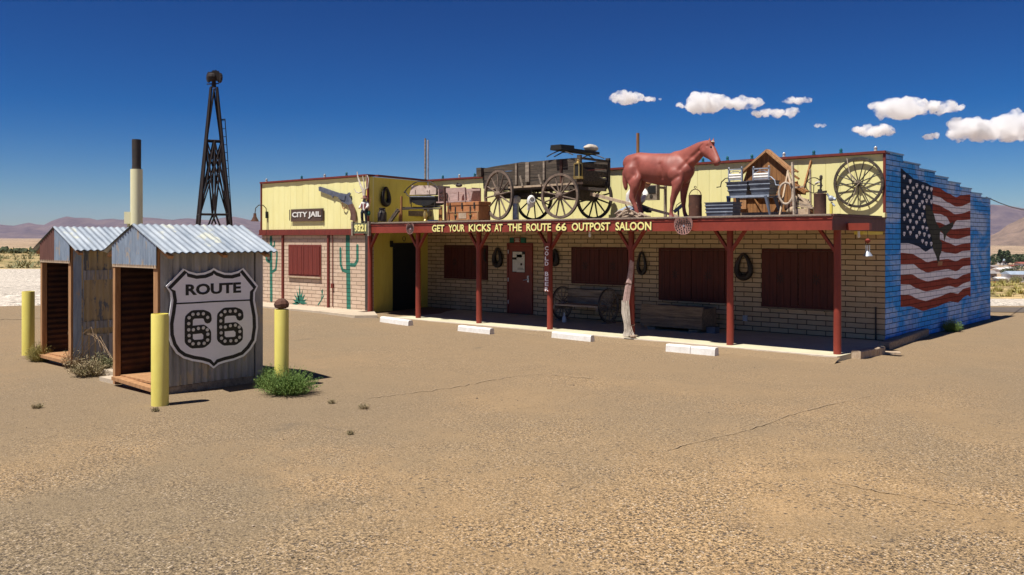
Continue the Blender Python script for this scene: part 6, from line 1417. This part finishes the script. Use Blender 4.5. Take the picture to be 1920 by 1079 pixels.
def timber(a, b, label, h, d, m='concrete'):
    A_, B__ = G(*a), G(*b); dr = (B__-A_).normalized(); nn = Vector((-dr.y, dr.x, 0)); mb = MB(); n = 9; L_ = (B__-A_).length
    sec = [(0, -.03), (0, h-.015), (.02, h), (d-.02, h), (d, h-.015), (d, -.03)]; V_ = []
    for i in range(n+1):
        for y, z in sec:
            q = A_+dr*(L_*i/n)+nn*y; q.z = max(A_.z, 0)+z+.012*noise.noise(Vector((i*.8, y*20, A_.y)))*(z > 0); q += nn*.01*noise.noise(Vector((i*.9, z*9, 2))); V_.append(q)
    mb.add(V_, [(i*6+k, i*6+k+1, (i+1)*6+k+1, (i+1)*6+k) for i in range(n) for k in range(5)]+[tuple(range(6)), tuple(n*6+k for k in reversed(range(6)))])
    return mb.solo('old_timber', MT[m], label, 'timber', 'weathered timbers at the corner of the blue wall')
timber((1614, 674), (1660, 665), 'short pale timber at the right end of the porch slab', .14, .17, 'wood_pale')
timber((1668, 657), (1742, 630), 'long grey timber lying along the foot of the blue wall', .15, .2, 'wood_grey')
mb = MB(); c = G(1668, 664); mb.box((c.x, c.y, c.z+.02), (.35, .2, .045), .4); mb.jitter(.01, 5); mb.solo('flat_stone', MT['wood_pale'], 'flat broken piece lying between the two timbers', 'stone')

# ------------------------------------------------------------ plants
MT['bush_green'] = mat('bush_green', (.085, .16, .03), (.16, .23, .05), .8, scale=5, fine=.3)
MT['bush_gold'] = mat('bush_gold', (.36, .30, .09), (.22, .20, .06), .85, scale=6, fine=.3)
MT['bush_dry'] = mat('bush_dry', (.38, .29, .17), (.20, .17, .08), .85, scale=6, fine=.3)
MT['bush_sage'] = mat('bush_sage', (.16, .17, .08), (.24, .21, .10), .85, scale=6, fine=.3)
MT['twig'] = mat('twig', (.22, .14, .08), (.32, .22, .13), .85, scale=10)
def bush(c, r, h, m, label, n=900, seed=0, name='bush', cat='bush', group=None, lean_=.5, leaf=.014, stem=.0035, ht=None, core=None):
    rnd = random.Random(seed); st = MB(); lf = MB(); c = Vector(c)
    T = thing(name, label, cat, c, 0, group) if label else None
    for i in range(n):
        a_ = rnd.uniform(0, 2*math.pi); e = rnd.random()**.5; d = Vector((math.cos(a_)*e*r, math.sin(a_)*e*r, 0))
        hh = h*(1-.5*e*e)*rnd.uniform(.35, 1.25); b_ = c+d*rnd.uniform(.1, .55)+Vector((0, 0, -.02)); tip = c+d*rnd.uniform(.85, 1.15)+Vector((0, 0, hh))
        mid = b_.lerp(tip, .55)+Vector((rnd.uniform(-1, 1), rnd.uniform(-1, 1), rnd.uniform(.2, 1)))*r*.08
        w_ = Vector((-math.sin(a_), math.cos(a_), 0)).lerp(Vector((rnd.uniform(-1, 1), rnd.uniform(-1, 1), 0)), .6).normalized()*stem
        q = len(st.v); st.v += [b_-w_, b_+w_, mid+w_*.8, mid-w_*.8, tip]; st.f += [(q, q+1, q+2, q+3), (q+3, q+2, q+4)]
        for k in range(4):
            t = rnd.uniform(.35, 1); p_ = b_.lerp(mid, t/.55) if t < .55 else mid.lerp(tip, (t-.55)/.45)
            dv = Vector((rnd.uniform(-1, 1), rnd.uniform(-1, 1), rnd.uniform(-.2, 1.1))).normalized()*leaf*rnd.uniform(1, 2.6); sv = dv.orthogonal().normalized()*leaf*.28
            q = len(lf.v); lf.v += [p_-sv, p_+sv, p_+dv]; lf.f.append((q, q+1, q+2))
    if T:
        st.build('stems', m, T); lf.build('leaves', m, T)
        return T
    st.add(lf.v, lf.f); return st
p = G(536, 738); bush((p.x+.05, p.y, p.z), .46, .34, MT['bush_green'], 'feathery green bush at the foot of the bollard with the rock', 1000, 1, 'green_bush')
p = G(505, 728); bush((p.x, p.y, p.z), .22, .30, MT['bush_green'], 'small green clump between the shield shed and the feathery bush', 350, 2, 'green_bush')
p = G(75, 678); bush(p, .24, .33, MT['bush_gold'], 'golden dry tuft at the foot of the leftmost bollard', 700, 3, 'dry_bush')
p = G(165, 706); bush(p, .30, .26, MT['bush_dry'], 'tangled dry weeds before the tan shed wall', 380, 4, 'dry_weeds', leaf=.02)
p = G(140, 690); bush(p, .22, .34, MT['bush_dry'], 'dry weeds at the open corner of the tan sided shed', 160, 5, 'dry_weeds', leaf=.02)
p = G(192, 694); bush(p, .22, .26, MT['bush_sage'], 'sage green weeds against the concrete pad', 260, 14, 'dry_weeds', leaf=.02)
p = G(1784, 622); bush(p, .26, .28, MT['bush_green'], 'green tuft growing at the foot of the blue wall', 500, 6, 'grass_tuft', 'grass tuft')
p = G(1590, 671); bush((p.x-.02, p.y, p.z), .07, .12, MT['bush_gold'], 'tiny yellow weed beside the rightmost porch post', 50, 7, 'weed', 'weed')
for i, (x, y, s_, lab) in enumerate(((683, 767, .09, 'small dry tuft alone on the lot right of the green bush'), (622, 757, .06, 'tiny dry sprig just right of the green bush'), (70, 766, .08, 'small dry tuft on the gravel left of the sheds'), (657, 815, .05, 'tiny sprig low on the open lot'), (292, 772, .06, 'tiny weed at the foot of the bollard before the shield'), (1485, 666, .06, 'tiny weed at the slab edge near the rightmost window'))):
    p = G(x, y); bush(p, s_, s_*.9, MT['bush_dry'], lab, 70, 20+i, 'weed', 'weed', leaf=.01)
# tumbleweed in the left shed
rnd = random.Random(9); mb = MB(); c = Vector((-15.5, 6.75, .52))
for k in range(170):
    a_ = Vector((rnd.uniform(-1, 1), rnd.uniform(-1, 1), rnd.uniform(-1, 1))).normalized(); b_ = Vector((rnd.uniform(-1, 1), rnd.uniform(-1, 1), rnd.uniform(-1, 1))).normalized()
    q = [c+Vector((v.x*.42, v.y*.42, v.z*.38)) for v in (a_*.3, (a_+b_*.3)*.7, (a_+b_*.8).normalized(), (a_*.6+b_*1.1).normalized())]; mb.tube(q, .0045, 3, False)
mb.solo('tumbleweed', MT['twig'], 'brown tumbleweed caught inside the doorway of the left shed', 'tumbleweed')
mb = MB()
for k in range(5):
    a_ = Vector((-14.75+.05*k, 6.0, .1)); mb.tube([a_, a_+Vector((.3+.1*k, .1, .5)), a_+Vector((.6+.12*k, .1, .62-.1*k)), a_+Vector((.75+.12*k, .1, .4-.07*k))], .004, 4)
mb.solo('arching_stalks', MT['twig'], 'thin arching dead stalks over the dry weeds by the sheds', 'weed')
# scrub on the flats: uncountable
def stuff(mb, name, m, label, cat): return mb.solo(name, m, label, cat, kind='stuff')
rnd = random.Random(11); mb = MB()
def tuft(mb, c, r, h, n):
    for i in range(n):
        a_ = rnd.uniform(0, 6.283); d = Vector((math.cos(a_), math.sin(a_), 0)); e = rnd.random()
        b_ = c+d*r*e*.7; tip = c+d*r*(e+.25)+Vector((0, 0, h*rnd.uniform(.4, 1)*(1-.4*e))); w_ = Vector((d.y, -d.x, 0))*r*.07
        q = len(mb.v); mb.v += [b_-w_, b_+w_, tip]; mb.f.append((q, q+1, q+2))
for k in range(420):
    t = rnd.uniform(31.5, 43); l = rnd.uniform(.42, .9)*t; p = FW*t+RT*l; p.z = gz(p.x, p.y); tuft(mb, p, rnd.uniform(.15, .45), rnd.uniform(.12, .38), 26)
stuff(mb, 'dry_grass', MT['bush_gold'], 'dry yellow grass beyond the pale road on the right', 'grass')
mb = MB()
for k in range(520):
    t = 64+75*rnd.random()**1.4; l = rnd.uniform(-.75, -.22)*t; p = FW*t+RT*l; p.z = gz(p.x, p.y); tuft(mb, p, rnd.uniform(.3, 1.1), rnd.uniform(.2, .7), 22)
stuff(mb, 'desert_scrub', MT['bush_sage'], 'low sage scrub dotting the flats behind the sheds on the left', 'scrub')
mb = MB()
for k in range(110):
    l = rnd.uniform(-.9, -.2); t = rnd.uniform(118, 150); p = FW*t+RT*(l*t); p.z = gz(p.x, p.y)
    h_ = rnd.uniform(.35, .8)*(1.4 if rnd.random() < .2 else 1)
    for j in range(9): q = p+Vector((rnd.uniform(-2.4, 2.4), rnd.uniform(-1, 1), rnd.uniform(.2, h_*.7))); mb.ball(q, h_*rnd.uniform(.25, .5), (1.5, 1, .8), 6, 4)
mb.jitter(.5, 1.5)
MT['far_green'] = mat('far_green', (.035, .05, .02), (.06, .07, .03), .9, scale=1.5)
stuff(mb, 'far_thicket', MT['far_green'], 'dark thicket far off on the desert flat at the left', 'thicket')

# ------------------------------------------------------------ the town down in the valley, right
MT['house_white'] = mat('house_white', (.75, .72, .68), None, .7, scale=.5); MT['house_tan'] = mat('house_tan', (.45, .34, .24), None, .8, scale=.5); MT['house_roof'] = mat('house_roof', (.30, .27, .26), None, .8, scale=.8); MT['roof_blue'] = mat('roof_blue', (.36, .43, .52), None, .5, scale=.5)
MT['roof_red'] = mat('roof_red', (.32, .10, .07), None, .8); MT['pane'] = mat('pane', (.04, .05, .06), None, .2)
def house(px0, px1, ybase, h, dpt, m, rm, label, gable=True, name='house', cat='house'):
    s = .05 if ybase > 515 else (ybase-HZ)/F; t = 470 if ybase > 518 else 1673*22.5/(ybase-HZ)
    if ybase > 518: t = 430*(ybase-HZ)/F/.05*1.0 if False else 440
    t = (22.5)*F/(ybase-HZ); t = max(t, 400)
    a_, b_ = pt(t, px0), pt(t, px1); z = gz(a_.x, a_.y)-.5; H_ = HC-(ybase-HZ)*t/F-z; z1 = z+max(H_, 0)+h
    T = thing(name, label, cat, ((a_.x+b_.x)/2, (a_.y+b_.y)/2, z))
    f = FW*dpt
    q = [a_, b_, b_+f, a_+f]; mb = MB()
    V_ = [Vector((v.x, v.y, z)) for v in q]+[Vector((v.x, v.y, z1)) for v in q]
    mb.add(V_, [(0, 1, 5, 4), (1, 2, 6, 5), (2, 3, 7, 6), (3, 0, 4, 7), (4, 5, 6, 7)]); mb.build('wall', m, T)
    mb = MB(); e = RT*.6; rise = h*.38; o_ = -FW*.6
    lo_ = [a_-e+o_, b_+e+o_, b_+e+f-o_, a_-e+f-o_]; V_ = [Vector((v.x, v.y, z1+.02)) for v in lo_]+[Vector((v.x, v.y, z1+rise)) for v in ((lo_[0]+lo_[3])/2, (lo_[1]+lo_[2])/2)]
    mb.add(V_, [(0, 1, 5, 4), (2, 3, 4, 5), (1, 2, 5), (3, 0, 4), (3, 2, 1, 0)]); mb.build('roof', rm, T)
    L_ = (b_-a_).length; nw = max(1, int(L_/4))
    for k in range(nw):
        c = a_.lerp(b_, (k+.5)/nw)-FW*.05; mb = MB(); mb.box((c.x, c.y, z1-h*.5), (1.1, .1, h*.34), A0); mb.build('window', MT['pane'], T)
    return T
house(1896, 1945, 533, 4.2, 9, MT['house_white'], MT['roof_blue'], 'large white building with a pale blue roof at the right edge', name='warehouse', cat='building')
house(1871, 1893, 532, 2.0, 4, MT['house_white'], MT['house_white'], 'long low white trailer beside the pale blue roofed building', name='trailer_home', cat='trailer')
house(1856, 1869, 530, 4.0, 8, MT['house_tan'], MT['house_roof'], 'tan gabled house just past the end of the blue wall')
house(1874, 1886, 516, 2.8, 8, MT['house_white'], MT['house_white'], 'small white house with a white roof before the tree line')
house(1890, 1900, 513, 2.6, 8, MT['house_tan'], MT['house_white'], 'small tan house with a pale roof in the middle of the town')
house(1903, 1912, 508, 2.6, 8, MT['house_white'], MT['roof_red'], 'small white house with a reddish roof below the trees')
house(1862, 1872, 508, 2.4, 8, MT['house_tan'], MT['house_roof'], 'small grey roofed house at the left of the town')
house(1881, 1889, 500, 4, 9, MT['house_white'], MT['roof_blue'], 'far white house with a blue roof among the dark trees')
house(1914, 1926, 503, 3, 9, MT['house_white'], MT['roof_red'], 'far white house with a red roof at the right edge of the picture')
house(1960, 2000, 528, 4, 9, MT['house_tan'], MT['house_roof'], 'tan house outside the frame to the right')
p = pt(425, 1862.5); zc = HC-(533-HZ)*425/F+.1; vh = thing('red_truck', 'small red vehicle parked by the tan gabled house', 'truck', (p.x, p.y, zc))
MT['car_red'] = mat('car_red', (.45, .03, .02), None, .3)
def vb(c, d): m_ = MB(); m_.box(p+RT*c[0]+FW*c[1]+Vector((0, 0, zc+c[2])), d, A0); return m_
vb((0, 0, .75), (4.6, 1.8, .7)).build('body', MT['car_red'], vh); vb((-.3, 0, 1.4), (2.0, 1.6, .6)).build('cab', MT['pane'], vh)
for x in (-1.4, 1.4):
    mb = MB(); c = p+RT*x-FW*.9+Vector((0, 0, zc+.38)); mb.cyl(c, c+FW*.25, .38); mb.build('wheel', MT['black'], vh)
MT['tree_green'] = mat('tree_green', (.03, .05, .018), (.05, .07, .025), .9, scale=.8)
def tree(px, t, h, w_, label, nm='broad_tree', seed=0, col=None):
    rnd = random.Random(seed); p = pt(t, px); p.z = gz(p.x, p.y); T = thing(nm, label, 'tree', p, 0, 'dark trees of the valley town')
    mb = MB(); mb.cyl(p, p+Vector((0, 0, h*.5)), .35, .15, 7); mb.build('trunk', MT['twig'], T)
    mb = MB()
    for k in range(260):
        a_ = rnd.uniform(0, 6.283); e = rnd.random()**.4; z = rnd.uniform(-1, 1); rr = math.sqrt(1-z*z)*w_*e*(1+.25*math.sin(3*a_+seed)); q = p+Vector((math.cos(a_)*rr, math.sin(a_)*rr, h*.6+z*h*.42))
        d1 = Vector((rnd.uniform(-1, 1), rnd.uniform(-1, 1), rnd.uniform(-1, 1))).normalized()*h*.09; d2 = d1.orthogonal().normalized()*h*.07
        n_ = len(mb.v); mb.v += [q-d1, q+d2, q+d1, q-d2]; mb.f.append((n_, n_+1, n_+2, n_+3))
    mb.build('crown', MT['tree_green'], T); return T
tl_ = [(1860, 700, 7, 5, 'low broad dark tree touching the end of the blue wall'), (1868, 760, 8, 6, 'broad dark tree next to the narrow cypress pair'), (1875, 720, 12, 1.8, 'tall narrow dark cypress, left one of the pair'), (1882, 730, 11, 1.8, 'tall narrow dark cypress, middle of the tree line'), (1890, 720, 11.5, 2, 'narrow cypress standing right of the pair'),
       (1898, 740, 8, 6, 'broad round dark tree behind the pale roofed town houses'), (1907, 730, 8.5, 7, 'wide dark tree behind the reddish roofed house'), (1917, 760, 8, 6, 'broad dark tree at the right edge of the picture'), (1888, 520, 4, 4, 'low dark tree among the small white houses'), (1908, 560, 4.5, 5, 'low bushy tree before the reddish roofed house'), (1930, 740, 9, 7, 'dark tree just past the right edge')]
for i, (a_, t, h_, w_, lab) in enumerate(tl_): tree(a_, t, h_, w_, lab, 'cypress_tree' if w_ < 3 else 'broad_tree', i)
p = pt(405, 1905); p.z = gz(p.x, p.y)+.5; bush(p, 3.2, 2.8, MT['bush_sage'], 'large grey brown shrub before the pale blue roofed building', 700, 31, 'large_shrub', leaf=.25, stem=.04)
p = pt(400, 1885); p.z = gz(p.x, p.y)+.4; bush(p, 2, 1.5, MT['bush_dry'], 'dry shrub before the long white trailer', 300, 32, 'large_shrub', leaf=.25, stem=.04)
# power line
q0 = Vector((XC-.1, Yend, 3.20)); q1 = pt(60, 2030); q1.z = 6.2
mb = MB(); mb.tube([q0.lerp(q1, i/16)-Vector((0, 0, 1.1*(1-(2*i/16-1)**2))) for i in range(17)], .013, 5); mb.solo('power_cable', MT['black'], 'thin black cable running from the roof corner out to the right', 'cable', loc=q0)
g = gz(q1.x, q1.y); pl_ = thing('utility_pole', 'wooden utility pole carrying the black cable, just outside the right edge', 'pole', (q1.x, q1.y, g)); mb = MB(); mb.cyl((q1.x, q1.y, g), (q1.x, q1.y, 6.6), .13, .1); mb.build('pole', MT['wood_grey'], pl_); mb = MB(); mb.box((q1.x, q1.y+.15, 6.25), (1.6, .1, .12), .4); mb.build('crossarm', MT['wood_grey'], pl_)
# loose stones on the lot
rnd = random.Random(21); mb = MB(); mb2 = MB()
for k in range(1500):
    t = 3.2+26*rnd.random()**1.7; l = rnd.uniform(-.62, .62)*t; p = FW*t+RT*l; p.z = gz(p.x, p.y)
    s_ = rnd.uniform(.003, .008)*(2.2 if rnd.random() < .03 else 1)
    (mb if rnd.random() < .5 else mb2).ball(p+Vector((0, 0, s_*.3)), s_, (rnd.uniform(.8, 1.5), 1, .6), 5, 3, Matrix.Rotation(rnd.uniform(0, 3), 3, 'Z'))
MT['stone_dark'] = mat('stone_dark', (.07, .055, .045), (.16, .12, .09), .9, scale=12); MT['stone_pale'] = mat('stone_pale', (.42, .33, .23), (.30, .22, .15), .9, scale=12)
stuff(mb, 'dark_pebbles', MT['stone_dark'], 'loose dark pebbles scattered over the lot', 'gravel'); stuff(mb2, 'pale_pebbles', MT['stone_pale'], 'loose pale pebbles scattered over the lot', 'gravel')
# ------------------------------------------------------------ air
mb = MB(); mb.bb((-20000, -17000, -80), (17000, 17500, 560)); m, n, p = nodes('haze_air'); n.nodes.remove(p)
pv = n.nodes.new('ShaderNodeVolumePrincipled'); pv.inputs['Color'].default_value = (.42, .47, .84, 1); pv.inputs['Density'].default_value = .000022; pv.inputs['Anisotropy'].default_value = 0
n.links.new(pv.outputs[0], n.nodes['Material Output'].inputs['Volume'])
hz_ = mb.build('haze', m); tag(hz_, 'pale blue desert air between the lot and the mountains', 'haze', None, 'stuff')
